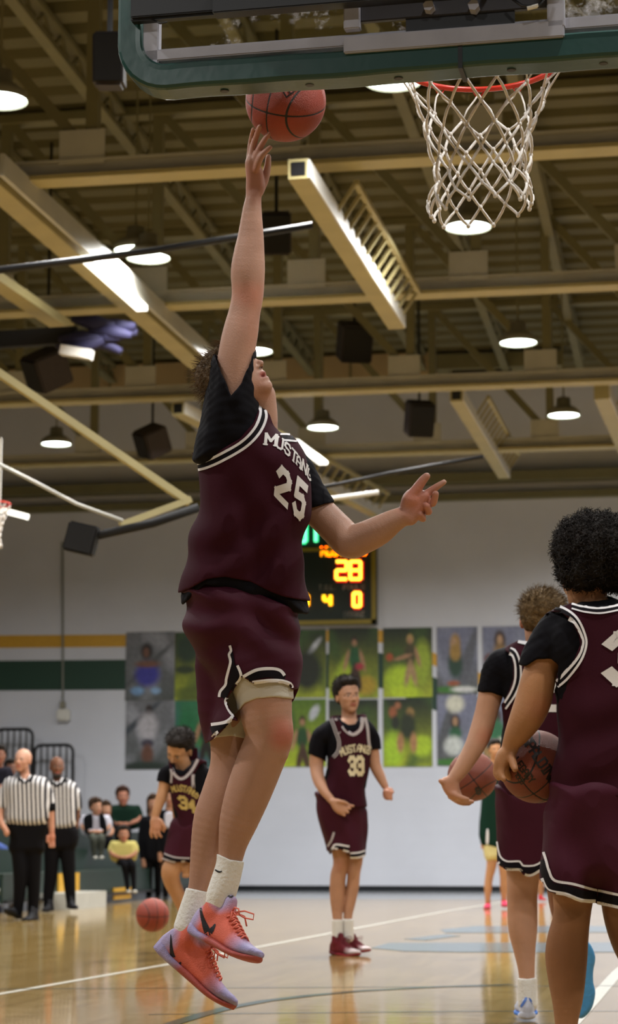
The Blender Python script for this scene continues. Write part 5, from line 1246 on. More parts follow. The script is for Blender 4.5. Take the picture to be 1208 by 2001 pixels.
S.cut([(930, 1262), (984, 1270), (998, 1278), (1003, 1298), (1003, 1327), (995, 1350), (984, 1372), (960, 1390), (920, 1380)], -200, 200, 1.5)
S.cut([(950, 1190), (960, 1266), (985, 1266), (1000, 1257), (1018, 1249), (1010, 1190)], -200, 200, 1.5)
S.cut([(1005, 1215), (1016, 1252), (1045, 1259), (1080, 1258), (1110, 1215)], -200, 200)
S.cut([(960, 1552), (1150, 1560), (1200, 1600), (960, 1620)], -200, 200)
jn = S.build('jersey', MAR, pn); bpy.context.view_layer.update(); bn = bvh_of([jn]); OWN[0] = jn
trim('white_trim', [(994, 1274), (1003, 1281), (1008, 1298), (1008, 1327), (1001, 1351), (989, 1373)], 3.5, WHT, bn, .008); trim('black_trim', [(997, 1271), (1007, 1278), (1012.5, 1298), (1012.5, 1328), (1004.5, 1354), (990, 1379)], 6, SHORTB, bn, .006); trim('white_trim', [(1000, 1268), (1011, 1276), (1017, 1298), (1017, 1329), (1008, 1357), (991, 1385)], 3.5, WHT, bn, .008)
trim('white_trim', [(1014, 1256), (1024, 1258), (1050, 1262)], 5, WHT, bn, .008)
glyph('2', (1052, 1384), (30, 0), (0, -60), 1.7, 'jersey_number', None, bn, jn)
S = Sculpt(ZN, 2.6)
S.pillow([(980, 1530), (971, 1560), (970, 1615), (969, 1673), (972, 1740), (1050, 1760), (1066, 1740), (1140, 1760), (1150, 1640), (1140, 1530)], 0, 66, 42, 6)
S.chain(L1, 6, 9); S.chain(L2, 6, 9); S.fold(lambda X, Y, Z: -(2.2*np.sin((X-.2*Y)/15.+Z/30.)), (960, 1540, -90), (1160, 1760, 90))
S.cut([(940, 1670), (969, 1677), (974, 1688), (988, 1700), (1018, 1702), (1021, 1709), (1037, 1714), (1050, 1708), (1057, 1703), (1062, 1700), (1160, 1720), (1160, 1800), (940, 1800)], -200, 200, 1.5)
sn = S.build('shorts', MAR2, pn); bpy.context.view_layer.update(); bn2 = bvh_of([sn]); OWN[0] = sn
trim('white_trim', [(972, 1641), (975, 1660), (980, 1675), (992, 1683), (1016, 1683), (1022, 1691), (1044, 1691), (1058, 1684)], 3.5, WHT, bn2, .003); trim('black_trim', [(971, 1655), (975, 1677), (988, 1691), (1017, 1692), (1023, 1699), (1040, 1700), (1058, 1692)], 11, SHORTB, bn2, .0024)
trim('white_trim', [(970, 1673), (975, 1684), (988, 1697), (1017, 1699), (1022, 1706), (1037, 1710), (1056, 1700)], 4, WHT, bn2, .003)
sock('sock', [(1030, 1895, 0, 17), (1031, 1925, 0, 16.5), (1032, 1960, 0, 17)], [(1000, 1850), (1000, 1910), (1031, 1913), (1060, 1908), (1060, 1850)], ZN, 2, pn)
shb = shoe(ZN, 1.8, pn, (1031, 1992, -22), (1026, 1978, 118), (0, -1, 0), 1, ('c3c8d8', 'c3c8d8', 'a9b8d8', ('3d74c8', None)), False, label='white shoe with a bright blue sole')
bpy.context.view_layer.update(); MBL = mat('blue overlay', '4a6fb4', .4); b_s = bvh_of([shb])
for q in ([(1024, 1936), (1031, 1933), (1039, 1937)], [(1026, 1942), (1028, 1952), (1018, 1968)], [(1037, 1942), (1036, 1952), (1047, 1968)]): decal('heel_overlay', ribbon(q, 4.5, 3), b_s, MBL, shb, .002)
# raised trailing shoe: its light blue sole faces the camera
MSO = mat('light blue rubber', '3b83b4', .5, noise=.05, bump=.3, bscale=60)
S = Sculpt(8.9, 2.2); S.pillow([(1146, 1838), (1157, 1850), (1164, 1872), (1160, 1897), (1160, 1920), (1164, 1940), (1158, 1968), (1145, 1986), (1131, 1990), (1118, 1975), (1114, 1940), (1120, 1900), (1116, 1862), (1128, 1842)], -6, 9, 8, 3)
so = S.build('shoe', MSO, pn, None, 'raised shoe showing its light blue sole')
S = Sculpt(8.9, 2.4); S.pillow([(1142, 1842), (1152, 1855), (1156, 1880), (1154, 1920), (1156, 1945), (1150, 1968), (1136, 1982), (1122, 1970), (1118, 1940), (1122, 1900), (1122, 1862)], 20, 26, 18, 3); S.build('shoe_upper', mat('pale shoe knit', 'b6bfd2', .6), so)
ZB2 = FP/49*.1215; b2 = make_ball(P(923, 1517, ZB2*.985), 48.5*ZB2*.985/FP, MBALL2, 'basketball resting on the brown haired player\'s low hand', (.3, .9, .4))
bpy.context.view_layer.update(); decal_on_ball(b2, 'printed_mark', text_polys('8', (933, 1552), unit(1, -.3), unit(-.3, -1), 12, 2.4))
# ================================================================ the players farther down the floor
def lettering(txt, pts, h, th, bv, own, m, name='jersey_letter', fill=.8):
    """letters along a pixel polyline (baseline)"""
    n = len(txt)
    for i, ch in enumerate(txt):
        u = i/(n-.0001)*(len(pts)-1); j = int(u); a = Vector(pts[j]); b = Vector(pts[j+1]); p = a.lerp(b, u-j); d = (b-a)/( n/(len(pts)-1))
        glyph(ch, p, (d.x*fill, d.y*fill), (-d.normalized().y*-h, -h), th, name, m, bv, own, False)
MNUM2 = cloth('cream lettering', 'cfc4a4', .7)
Z33 = zc_of(PZ(680, 1866, 0))
q = empty('person', PZ(680, 1866, 0), 'dark haired basketball player number 33 standing on the court facing the camera', 'person')
V3 = 1.6
S = Sculpt(Z33, V3)
S.chain([(640, 1432, 0, 17), (626, 1446, 0, 16), (620, 1478, 0, 15), (619, 1500, -3, 13.5), (624, 1526, -18, 12), (637, 1549, -38, 9.5), (650, 1566, -50, 6.8)], 3)
S.pillow([(645, 1564), (655, 1560), (668, 1563), (678, 1572), (682, 1583), (672, 1593), (660, 1590), (650, 1580)], -54, 7, 7, 3)
for f_ in ([(674, 1572, -30, 3.8), (684, 1574, -31, 3.2), (691, 1575, -32, 2.6)], [(676, 1578, -34, 3.6), (684, 1580, -36, 3)], [(674, 1584, -34, 3.6), (680, 1587, -36, 3)], [(668, 1589, -32, 3.5), (673, 1593, -34, 3)], [(662, 1566, -36, 4), (672, 1567, -38, 3.2), (680, 1571, -38, 2.8)]): S.chain([(a, b, c-24, r) for a, b, c, r in f_], 1)
S.chain([(708, 1428, 0, 16), (722, 1438, 0, 14), (729, 1470, 0, 12.5), (733, 1495, -2, 11.5), (743, 1517, -8, 10), (752, 1535, -14, 7.2)], 3)
S.ell((757, 1551, -17), (9.5, 13, 9), None, 4)
for i in range(4): S.chain([(752+i*1.5, 1546+i*4.5, -25, 3.6), (760+i, 1547+i*4.5, -28, 3.4), (765, 1550+i*4, -24, 3)], 1)
S.chain([(764, 1542, -18, 3.6), (768, 1548, -22, 3)], 1)
S.chain([(682, 1440, 0, 26), (683, 1412, 0, 15.5), (682, 1392, 2, 14.5)], 5)
head(S, (679, 1362, 0), (.40, .04, .91), (-.04, 1, .0), 2.95, lips='8e4a40', brow='17100c')
for dx in (-8.5, 9): S.paint((682+dx, 1359.5, -26), (2.4, 1.5, 12), '2a1a14', .3, .6)
S.chain([(680, 1440, 0, 38), (672, 1560, 0, 36)], 4)
A1 = [(655, 1590, 0, 24), (661, 1640, 0, 20), (666, 1668, 0, 17)]; A2 = [(692, 1590, 3, 22), (695, 1640, 4, 18), (695, 1680, 4, 14.5)]
S.chain(A1+[(666, 1690, -2, 15), (661, 1712, 0, 15.5), (659, 1750, 3, 14.5), (659, 1780, 2, 11), (660, 1800, 0, 9.5), (660, 1835, 0, 9.5)], 3)
S.chain(A2+[(692, 1705, 2, 12.5), (689, 1735, 6, 12.5), (683, 1768, 6, 11), (680, 1795, 4, 8.5), (681, 1835, 4, 8.5)], 3)
for c, r, cc, a in (((664, 1690, -14), 12, 'b5745c', .4), ((662, 1578, -34), 18, 'b4705c', .45), ((757, 1551, -20), 14, 'b87463', .5), ((699, 1371, -14), 6, 'c08070', .35)): S.paint(c, r, cc, .6, a)
S.build('body', MSK, q, 'b08368')
MDH = hair_mat('short dark hair', '1d1611')
S = Sculpt(Z33, V3); hair_on(S, (679, 1362, 0), (.40, .04, .91), (-.04, 1, .0), 2.95, 1.04)
h_ = S.build('hair', MDH, q); displace(h_, .005, .02, 4); strands('hair_locks', h_, MDH, h_, 500, .028, .0025, (.2, 0, .2), .004, 4, lambda c, n: n.z > -.1, .5, 3)
S = Sculpt(Z33, V3)
S.chain([(655, 1430, 0, 27), (628, 1442, 0, 20), (620, 1472, 0, 18), (619, 1490, 0, 18)], 5); S.chain([(708, 1428, 0, 24), (724, 1440, 0, 17), (729, 1460, 0, 16), (730, 1480, 0, 16)], 5)
S.pillow([(655, 1405), (675, 1402), (705, 1402), (724, 1415), (726, 1450), (706, 1560), (630, 1548), (640, 1500), (641, 1440)], 0, 38, 26, 5)
S.cut([(595, 1474), (607, 1474), (620, 1480), (634, 1485), (640, 1500), (630, 1530), (595, 1530)], -100, 100, 1); S.cut([(722, 1467), (736, 1464), (750, 1464), (750, 1500), (724, 1500)], -100, 100, 1)
S.cut([(662, 1395), (668, 1409), (680, 1416), (695, 1415), (704, 1398)], -100, 10, 1)
t_ = S.build('undershirt', BLK, q); displace(t_, .004, .05, 41)
S = Sculpt(Z33, V3)
JB = [(646, 1385), (665, 1375), (700, 1375), (722, 1388), (730, 1440), (722, 1500), (715, 1540), (712, 1600), (616, 1590), (619, 1556), (626, 1543), (636, 1520), (641, 1490), (638, 1440)]
S.pillow(JB, -1, 45, 26, 5); S.fold(lambda X, Y, Z: -(1.3*np.clip((Y-1480)/60, 0, 1)*np.sin((X-.4*Y)/8.+np.sin(Y/25.))), (610, 1400, -60), (740, 1600, 60))
S.cut([(600, 1385), (644, 1402), (653, 1429), (659, 1448), (658, 1466), (650, 1478), (640, 1484), (600, 1490)], -100, 100, 1); S.cut([(760, 1385), (716, 1400), (722, 1425), (724, 1450), (726, 1468), (760, 1480)], -100, 100, 1)
S.cut([(600, 1340), (600, 1400), (644, 1401), (652, 1398), (660, 1340)], -100, 100, 1); S.cut([(706, 1340), (710, 1396), (718, 1398), (760, 1402), (760, 1340)], -100, 100, 1)
S.cut([(645, 1370), (651, 1401), (661, 1404), (671, 1420), (684, 1430), (694, 1430), (703, 1420), (706, 1400), (716, 1398), (725, 1370)], -100, 8, 1); S.cut([(640, 1370), (650, 1398), (715, 1396), (725, 1370)], -100, 100, 1)
S.cut([(600, 1558), (619, 1558), (660, 1572), (690, 1578), (713, 1577), (740, 1577), (740, 1620), (600, 1620)], -100, 100, 1)
j3 = S.build('jersey', MAR, q); bpy.context.view_layer.update(); v3 = bvh_of([j3]); OWN[0] = j3
GW = cloth('grey white trim', 'aba4a6', .7)
trim('white_trim', [(655, 1404), (664, 1408), (673, 1424), (685, 1434), (695, 1434), (706, 1423), (709, 1402)], 6, GW, v3, .004, 3); trim('white_trim', [(648, 1404), (657, 1430), (663, 1450), (661, 1468), (652, 1480)], 6, GW, v3, .004, 3); trim('white_trim', [(713, 1402), (718, 1425), (720, 1448), (723, 1464)], 5, GW, v3, .004, 3)
trim('black_trim', [(648, 1404), (657, 1430), (663, 1450), (661, 1468), (652, 1480)], 2, SHORTB, v3, .0055, 3)
lettering('MUSTANGS', [(668, 1477), (682, 1471), (698, 1468), (712, 1470), (722, 1474)], 13, 1.5, v3, j3, MNUM2)
for i, x in enumerate((683, 698)): glyph('3', (x, 1512), (11, -.5), (-.5, -31), 2.0, 'jersey_number', MNUM2, v3, j3)
decal('chest_emblem', ribbon([(657, 1437), (661, 1434), (666, 1430)], [3, 1], 2), v3, GW, j3, .004)
S = Sculpt(Z33, V3)
S.pillow([(620, 1545), (618, 1564), (620, 1588), (629, 1624), (638, 1652), (645, 1700), (683, 1700), (686, 1690), (712, 1700), (714, 1660), (712, 1615), (708, 1560), (690, 1545)], 0, 40, 26, 4)
S.chain(A1, 4, 6); S.chain(A2, 4, 5); S.fold(lambda X, Y, Z: -(1.2*np.sin((X-.3*Y)/7.+np.sin(Y/30.))), (610, 1560, -60), (725, 1700, 60))
S.cut([(600, 1655), (641, 1663), (645, 1671), (652, 1660), (664, 1660), (684, 1667), (684, 1678), (700, 1677), (713, 1674), (740, 1672), (740, 1720), (600, 1720)], -100, 100, 1)
s3 = S.build('shorts', MAR2, q); bpy.context.view_layer.update(); v3 = bvh_of([s3]); OWN[0] = s3
trim('white_trim', [(653, 1626), (648, 1642), (641, 1654)], 4, GW, v3, .004, 3); trim('white_trim', [(646, 1667), (652, 1654), (658, 1650), (683, 1654)], 3.5, WHT, v3, .004, 3); trim('black_trim', [(645, 1661), (657, 1655), (683, 1659)], 5, SHORTB, v3, .0035, 3); trim('white_trim', [(652, 1657), (664, 1659), (683, 1664)], 3, WHT, v3, .0045, 3)
trim('white_trim', [(685, 1667), (700, 1666), (713, 1662)], 3, WHT, v3, .004, 3); trim('black_trim', [(685, 1671), (700, 1670), (713, 1667)], 5, SHORTB, v3, .0035, 3); trim('white_trim', [(685, 1675.5), (700, 1675), (713, 1671)], 3, WHT, v3, .0045, 3)
def sk_(z, v, par, x, y0, y1, r, dx=0): return sock('sock', [(x, y0-14, 0, r), (x+dx/2, (y0+y1)/2, 0, r), (x+dx, y1, 0, r)], [(x-40, y0-60), (x-40, y0), (x+40, y0), (x+40, y0-60)], z, v, par, .8)
sk_(Z33, V3, q, 660, 1797, 1835, 10.5); sk_(Z33, V3, q, 680.5, 1796, 1832, 9.5, 1)
cm = ('6a1322', '5a1220', 'c9b8b8', ('8a1a28', None))
shoe(Z33, 1.3, q, (646, 1864, 14), (703, 1871, -48), (.0, -1, -.1), 1, cm); shoe(Z33, 1.3, q, (675, 1858, 40), (724, 1862, -6), (.0, -1, -.1), 1, cm)

# ---- number 34, bent over his dribble
Z34 = FP/280.
q = empty('person', PZ(350, 1868, 0), 'dark haired basketball player number 34 bent over and dribbling, behind the jumping player\'s legs', 'person')
S = Sculpt(Z34, V3)
S.chain([(336, 1508, 0, 15), (325, 1516, 0, 13), (320, 1540, -3, 11), (314, 1562, -8, 10.5), (306, 1585, -14, 8.5), (303, 1598, -16, 7)], 3)
S.pillow([(296, 1598), (310, 1597), (318, 1608), (320, 1618), (310, 1625), (298, 1622), (293, 1610)], -18, 7, 7, 3)
for f_ in ([(297, 1616, -18, 3.6), (295, 1628, -18, 3.3), (297, 1636, -16, 2.8)], [(303, 1620, -20, 3.8), (303, 1630, -21, 3.4), (306, 1637, -20, 2.8)], [(310, 1620, -20, 3.8), (311, 1629, -21, 3.4), (315, 1635, -20, 2.8)], [(316, 1614, -18, 3.5), (320, 1624, -18, 3)], [(314, 1603, -22, 3.8), (320, 1612, -26, 3.3), (323, 1620, -26, 2.8)]): S.chain(f_, 1)
S.chain([(390, 1515, 5, 17), (403, 1525, 5, 15), (408, 1570, 0, 13), (398, 1620, -8, 11), (378, 1665, -16, 9), (368, 1685, -18, 7.5)], 3)
S.ell((364, 1697, -20), (9, 15, 8), None, 3)
for i in range(4): S.chain([(359+i*3.5, 1704, -22, 3.2), (358+i*3.5, 1713, -24, 2.8)], 1)
S.chain([(366, 1540, 6, 30), (366, 1512, 4, 17), (356, 1490, 0, 15)], 5)
head(S, (352, 1466, 4), (-.48, -.55, .68), (-.12, .80, .58), 3.05, lips='a0594c', brow='241812')
S.chain([(366, 1540, 6, 34), (372, 1600, 8, 34)], 4)
B1 = [(362, 1620, 0, 26), (350, 1660, -6, 23), (343, 1684, -12, 20)]; B2 = [(392, 1620, 14, 24), (398, 1665, 10, 21), (402, 1690, 6, 18)]
S.chain(B1+[(334, 1702, -16, 19), (336, 1722, -10, 16.5), (346, 1745, 0, 14.5), (360, 1778, 10, 12), (374, 1815, 16, 9), (380, 1845, 18, 9)], 3)
S.chain(B2+[(402, 1715, 0, 16), (406, 1755, 10, 14), (412, 1800, 16, 9), (414, 1840, 18, 9)], 3)
S.paint((308, 1615, -20), 18, 'c08472', .5, .45); S.build('body', MSK, q, 'b3845f')
S = Sculpt(Z34, V3); hair_on(S, (352, 1466, 4), (-.48, -.55, .68), (-.12, .80, .58), 3.05, 1.06)
h_ = S.build('hair', MDH, q); displace(h_, .005, .02, 4); strands('hair_locks', h_, MDH, h_, 500, .026, .0025, (-.2, 0, .2), .004, 4, lambda c, n: n.z > -.1, .5, 3)
S = Sculpt(Z34, V3)
S.chain([(345, 1508, 2, 20), (325, 1512, 0, 15), (320, 1530, -2, 14.5), (318, 1545, -3, 14.5)], 4); S.chain([(385, 1512, 5, 22), (402, 1524, 5, 19), (408, 1560, 0, 17)], 4)
S.pillow([(330, 1496), (350, 1490), (385, 1486), (402, 1500), (400, 1600), (346, 1610), (334, 1540)], 4, 36, 24, 5)
S.cut([(300, 1527), (317, 1527), (333, 1534), (335, 1570), (300, 1570)], -100, 100, 1); S.cut([(338, 1486), (345, 1502), (358, 1506), (372, 1494), (376, 1480)], -100, 0, 1)
S.build('undershirt', BLK, q)
S = Sculpt(Z34, V3)
S.pillow([(325, 1475), (345, 1470), (390, 1460), (410, 1480), (412, 1600), (408, 1640), (340, 1640), (342, 1600), (337, 1575), (334, 1560), (331, 1535), (326, 1500)], 4, 41, 24, 5)
S.cut([(300, 1470), (328, 1486), (333, 1505), (332, 1526), (334, 1536), (300, 1545)], -100, 100, 1); S.cut([(300, 1440), (300, 1490), (327, 1490), (334, 1482), (340, 1440)], -100, 100, 1)
S.cut([(386, 1440), (387, 1482), (404, 1487), (430, 1500), (430, 1440)], -100, 100, 1)
S.cut([(420, 1482), (407, 1488), (390, 1494), (380, 1512), (380, 1545), (400, 1560), (440, 1560)], -100, 30, 1)
S.cut([(325, 1460), (332, 1489), (340, 1506), (351, 1517), (361, 1515), (374, 1500), (385, 1480), (392, 1455)], -100, 10, 1)
j4 = S.build('jersey', MAR, q); bpy.context.view_layer.update(); v4 = bvh_of([j4]); OWN[0] = j4
trim('white_trim', [(331, 1490), (338, 1508), (350, 1521), (362, 1519), (376, 1504), (387, 1484)], 5, GW, v4, .004, 3); trim('white_trim', [(404, 1489), (388, 1497), (377.5, 1513), (377.5, 1540)], 5, GW, v4, .004, 3); trim('white_trim', [(331, 1492), (336, 1510), (335, 1530)], 4, GW, v4, .004, 3)
MGO = cloth('gold lettering', 'b39a5a', .7)
lettering('MUSTANGS', [(338, 1548), (350, 1545), (364, 1548), (376, 1554), (386, 1561)], 11, 1.5, v4, j4, MGO)
glyph('3', (353, 1578), (13, 2), (-3, -21), 2.0, 'jersey_number', MGO, v4, j4); glyph('4', (370, 1584), (12, 3), (-2, -21), 2.0, 'jersey_number', MGO, v4, j4)
S = Sculpt(Z34, V3)
S.pillow([(345, 1605), (338, 1622), (326, 1655), (316, 1700), (362, 1710), (375, 1700), (420, 1720), (424, 1650), (414, 1600), (380, 1590)], 2, 40, 24, 4); S.chain(B1, 4, 5.5); S.chain(B2, 4, 5)
S.cut([(290, 1672), (317, 1680), (340, 1686), (362, 1684), (380, 1688), (430, 1700), (430, 1760), (290, 1760)], -100, 100, 1)
s4 = S.build('shorts', MAR2, q); bpy.context.view_layer.update(); v4 = bvh_of([s4]); OWN[0] = s4
trim('white_trim', [(320, 1667), (341, 1675), (371, 1677)], 3, GW, v4, .004, 3); trim('black_trim', [(319, 1672), (340, 1680), (371, 1682)], 6, SHORTB, v4, .0035, 3); trim('white_trim', [(318, 1677), (340, 1684), (362, 1682)], 3, GW, v4, .0045, 3)
sk_(Z34, V3, q, 378, 1825, 1850, 10); sk_(Z34, V3, q, 414, 1815, 1850, 10)
shoe(Z34, 1.4, q, (392, 1866, 20), (350, 1872, -50), (0, -1, 0), 1, ('d0cdc8', 'd0cdc8', 'd0cdc8', ('c9c9c9', None))); shoe(Z34, 1.4, q, (420, 1862, 40), (395, 1864, -20), (0, -1, 0), 1, ('d0cdc8', 'd0cdc8', 'd0cdc8', ('c9c9c9', None)))
ZB4 = FP/32.6*.1215; make_ball(P(298.4, 1788, ZB4), .1215, MBALL, 'orange basketball being dribbled low at the left, just behind the lilac shoes', (.1, 0, .55))

# ================================================================ simple clothed figures: referees, green team, people in the stands
def figure(x, yfoot, sc, label, parts, zc=None, group=None):
    """sc = pixels per metre; parts(S-dict) fills the sculpts"""
    pass
def fig(label, foot, z, vox, skin, pieces, facing=None):
    q = empty('person', PZ(foot[0], foot[1], 0) if foot[2] else P(foot[0], foot[1], z), label, 'person')
    for nm, m, base, fn in pieces:
        S = Sculpt(z, vox); fn(S); o = S.build(nm, m, q, base)
        if nm == 'hair': displace(o, .006, .03, 3)
    return q
def stripes_mat(name, sc):
    m = mat(name, 'dcdad8', .75, noise=.03); nt = m.node_tree; N = nt.nodes; L = nt.links; b = N['Principled BSDF']
    tc = N.new('ShaderNodeTexCoord'); w = N.new('ShaderNodeTexWave'); w.inputs['Scale'].default_value = sc; w.inputs['Distortion'].default_value = .6; w.inputs['Detail'].default_value = 1
    w.wave_type = 'BANDS'; w.bands_direction = 'X'; r = N.new('ShaderNodeValToRGB'); r.color_ramp.elements[0].position = .5; r.color_ramp.elements[1].position = .56
    r.color_ramp.elements[0].color = rgba('1b1a22'); r.color_ramp.elements[1].color = rgba('d6d3d2')
    L.new(tc.outputs['Object'], w.inputs['Vector']); L.new(w.outputs['Fac'], r.inputs[0]); L.new(r.outputs[0], b.inputs['Base Color']); return m
MST = stripes_mat('striped referee shirt', 7.0)
PANT = cloth('black trousers', '0c0b0e', .75); MBS = mat('black leather shoe', '0f0f12', .35)
ZR = zc_of(PZ(50, 1798, 0))
def r1body(S):
    head(S, (45, 1488, 0), (-.45, .1, .89), (0, 1, 0), 2.05, ears=(1, 1), brow='6a5548'); S.chain([(50, 1600, 0, 17), (50, 1540, 0, 17), (49, 1515, 0, 9.5), (47, 1500, 0, 9)], 3)
    S.chain([(50, 1538, 0, 10), (84, 1538, 0, 10), (92, 1550, 0, 9), (98, 1575, 0, 8), (100, 1605, 0, 7), (101, 1625, -2, 5.5)], 2); S.ell((101, 1636, -3), (7, 10, 5), None, 3)
    for i in range(4): S.chain([(96+i*3, 1644, -4, 2.3), (97+i*3, 1655, -5, 2)], 1)
    S.chain([(93, 1634, -5, 2.6), (92, 1645, -7, 2.2)], 1)
    S.chain([(50, 1538, 0, 10), (14, 1538, 0, 10), (6, 1550, 0, 9), (0, 1578, -4, 8), (2, 1605, -14, 6), (10, 1620, -20, 5.5)], 2); S.ell((13, 1627, -22), (6, 8, 5), None, 2)
    S.paint((101, 1636, 0), 16, 'b8664a', .5, .5); S.paint((46, 1474, 0), (20, 12, 22), 'cda58e', .4, .5)
def r1shirt(S):
    S.pillow([(33, 1516), (62, 1514), (84, 1522), (94, 1545), (90, 1612), (16, 1612), (10, 1570), (8, 1540), (16, 1522)], 0, 24, 18, 4); S.chain([(80, 1532, 0, 15), (92, 1550, 0, 12), (97, 1574, 0, 10.5)], 4); S.chain([(20, 1532, 0, 14), (8, 1550, 0, 12), (1, 1574, -3, 10.5)], 4)
    S.cut([(36, 1500), (42, 1520), (52, 1524), (60, 1500)], -60, 4, 1)
def r1p(S):
    S.pillow([(18, 1604), (88, 1604), (87, 1640), (82, 1668), (22, 1668), (19, 1636)], 0, 19, 17, 4); S.chain([(37, 1650, 0, 17), (40, 1700, -4, 15), (38, 1745, -4, 12), (34, 1786, -2, 9.5)], 4); S.chain([(66, 1650, 2, 17), (66, 1700, 2, 14.5), (66, 1750, 4, 12), (64, 1790, 4, 9.5)], 4)
rq = fig('bald referee in striped shirt and black trousers walking at the far left', (50, 1798, 1), ZR, 1.3, None,
    [('body', MSK, 'b8856c', r1body), ('shirt', MST, None, r1shirt), ('trousers', PANT, None, r1p)])
def blk(S): S.pillow([(33, 1513), (40, 1520), (50, 1526), (60, 1517), (63, 1510), (66, 1520), (52, 1534), (38, 1528)], -17, 8, 5, 2)
S = Sculpt(ZR, 1.1); blk(S); S.build('collar', PANT, rq)
S = Sculpt(ZR, 1.1); S.chain([(92, 1575, 0, 11), (97, 1578, 0, 10.8)], 2); S.chain([(97, 1573, 0, 11), (98, 1578, 0, 10.8)], 2); S.build('cuff', PANT, rq)
csh = ('15151a', '15151a', '15151a', ('0c0c0c', None))
shoe(ZR, 1.2, rq, (42, 1796, 4), (10, 1782, -36), (-.3, -1, 0), 1, csh, False); shoe(ZR, 1.2, rq, (74, 1801, 10), (45, 1803, -40), (0, -1, 0), 1, csh, False)
ZR2 = zc_of(PZ(110, 1783, 0))
def r2body(S):
    head(S, (111, 1501, 0), (.1, .05, .99), (0, 1, 0), 1.85, brow='1a100c'); S.chain([(112, 1545, 0, 15), (112, 1525, 0, 9), (111, 1510, 0, 8)], 3)
    S.chain([(112, 1542, 0, 10), (138, 1542, 0, 10), (148, 1556, 0, 8.5), (150, 1578, 0, 7.5), (148, 1610, 0, 6.5), (145, 1628, -2, 5)], 2); S.ell((144, 1638, -2), (6, 10, 5), None, 2)
    for i in range(3): S.chain([(140+i*3, 1645, -4, 2.2), (141+i*3, 1653, -5, 2)], 1)
def r2shirt(S):
    S.pillow([(98, 1522), (126, 1520), (144, 1530), (150, 1550), (146, 1618), (86, 1618), (84, 1560), (86, 1530)], 0, 22, 17, 4); S.chain([(138, 1540, 0, 13), (148, 1555, 0, 11), (151, 1575, 0, 10)], 4); S.chain([(94, 1540, 0, 13), (84, 1555, 0, 11), (82, 1575, 0, 10)], 4); S.cut([(100, 1510), (106, 1527), (116, 1528), (124, 1510)], -60, 4, 1)
def r2p(S):
    S.pillow([(86, 1612), (148, 1612), (146, 1660), (88, 1660)], 0, 19, 16, 4); S.chain([(102, 1640, 0, 17), (100, 1700, 0, 13.5), (95, 1745, 2, 11), (94, 1772, 2, 9)], 4); S.chain([(130, 1640, 0, 17), (134, 1695, 0, 13.5), (137, 1740, 0, 11), (139, 1768, 0, 9)], 4)
rq = fig('second referee with dark skin and beard, just behind the bald referee', (112, 1780, 1), ZR2, 1.3, None, [('body', MSK, '6e4630', r2body), ('shirt', MST, None, r2shirt), ('trousers', PANT, None, r2p)])
S = Sculpt(ZR2, 1.1); S.ell((111, 1515, -12), (9, 7, 7), None, 2); S.build('beard', mat('grey black beard', '2a211c', .8), rq)
S = Sculpt(ZR2, 1.1); S.pillow([(97, 1518), (104, 1528), (112, 1531), (122, 1526), (127, 1516), (130, 1526), (113, 1540), (100, 1532)], -16, 8, 5, 2); S.build('collar', PANT, rq)
shoe(ZR2, 1.2, rq, (104, 1779, 4), (84, 1783, -36), (0, -1, 0), 1, csh, False); shoe(ZR2, 1.2, rq, (132, 1774, 8), (150, 1778, -36), (0, -1, 0), 1, csh, False)

# ---- green team player by the far wall
ZG = zc_of(PZ(965, 1776, 0)); GJ = cloth('dark green warm up', '0e2a20', .75); GS = cloth('pale yellow shorts', 'cfc48c', .75)
def gb(S):
    S.chain([(962, 1660, 0, 12), (961, 1690, 0, 10), (956, 1715, 0, 8), (954, 1735, 0, 7.5), (953, 1765, 0, 4.6)], 2); S.chain([(982, 1660, 2, 12), (984, 1690, 2, 10), (985, 1715, 2, 8), (985, 1735, 2, 7.5), (986, 1763, 2, 4.8)], 2)
    S.chain([(970, 1665, 0, 14), (968, 1520, 0, 12), (966, 1500, 0, 9), (966, 1480, 0, 7)], 2); S.chain([(968, 1512, 0, 8), (950, 1520, 0, 7), (948, 1535, 0, 7)], 2); head(S, (968, 1466, 0), (.2, 0, .98), (0, 1, 0), 1.65); S.chain([(948, 1530, 0, 7), (945, 1600, 0, 5), (944, 1640, -2, 4.5), (945, 1655, -2, 5)], 2)
gq = fig('person in dark green jacket, pale yellow shorts and pink shoes near the far wall', (968, 1776, 1), ZG, 1.2, None,
    [('body', MSK, 'b78660', gb), ('jacket', GJ, None, lambda S: (S.pillow([(950, 1496), (985, 1494), (998, 1510), (1000, 1650), (940, 1650), (941, 1560), (943, 1510)], 0, 18, 15, 4))),
     ('shorts', GS, None, lambda S: (S.pillow([(948, 1640), (994, 1640), (998, 1678), (972, 1682), (949, 1680)], 0, 16, 12, 3))), ('hair', MDH, None, lambda S: hair_on(S, (968, 1466, 0), (.2, 0, .98), (0, 1, 0), 1.65, 1.05))])
S = Sculpt(ZG, 1.1); S.pillow([(951, 1622), (955, 1622), (955, 1648), (950, 1648)], -17, 3, 2, 1); S.build('white_stripe', WHT, gq)
cpk = ('c22a4c', 'b02240', 'c83a5c', ('d04a60', None))
shoe(ZG, 1.1, gq, (955, 1776, 20), (951, 1778, -24), (0, -1, 0), 1, cpk, False); shoe(ZG, 1.1, gq, (984, 1771, 20), (988, 1773, -24), (0, -1, 0), 1, cpk, False)
ZG2 = zc_of(PZ(1060, 1762, 0))
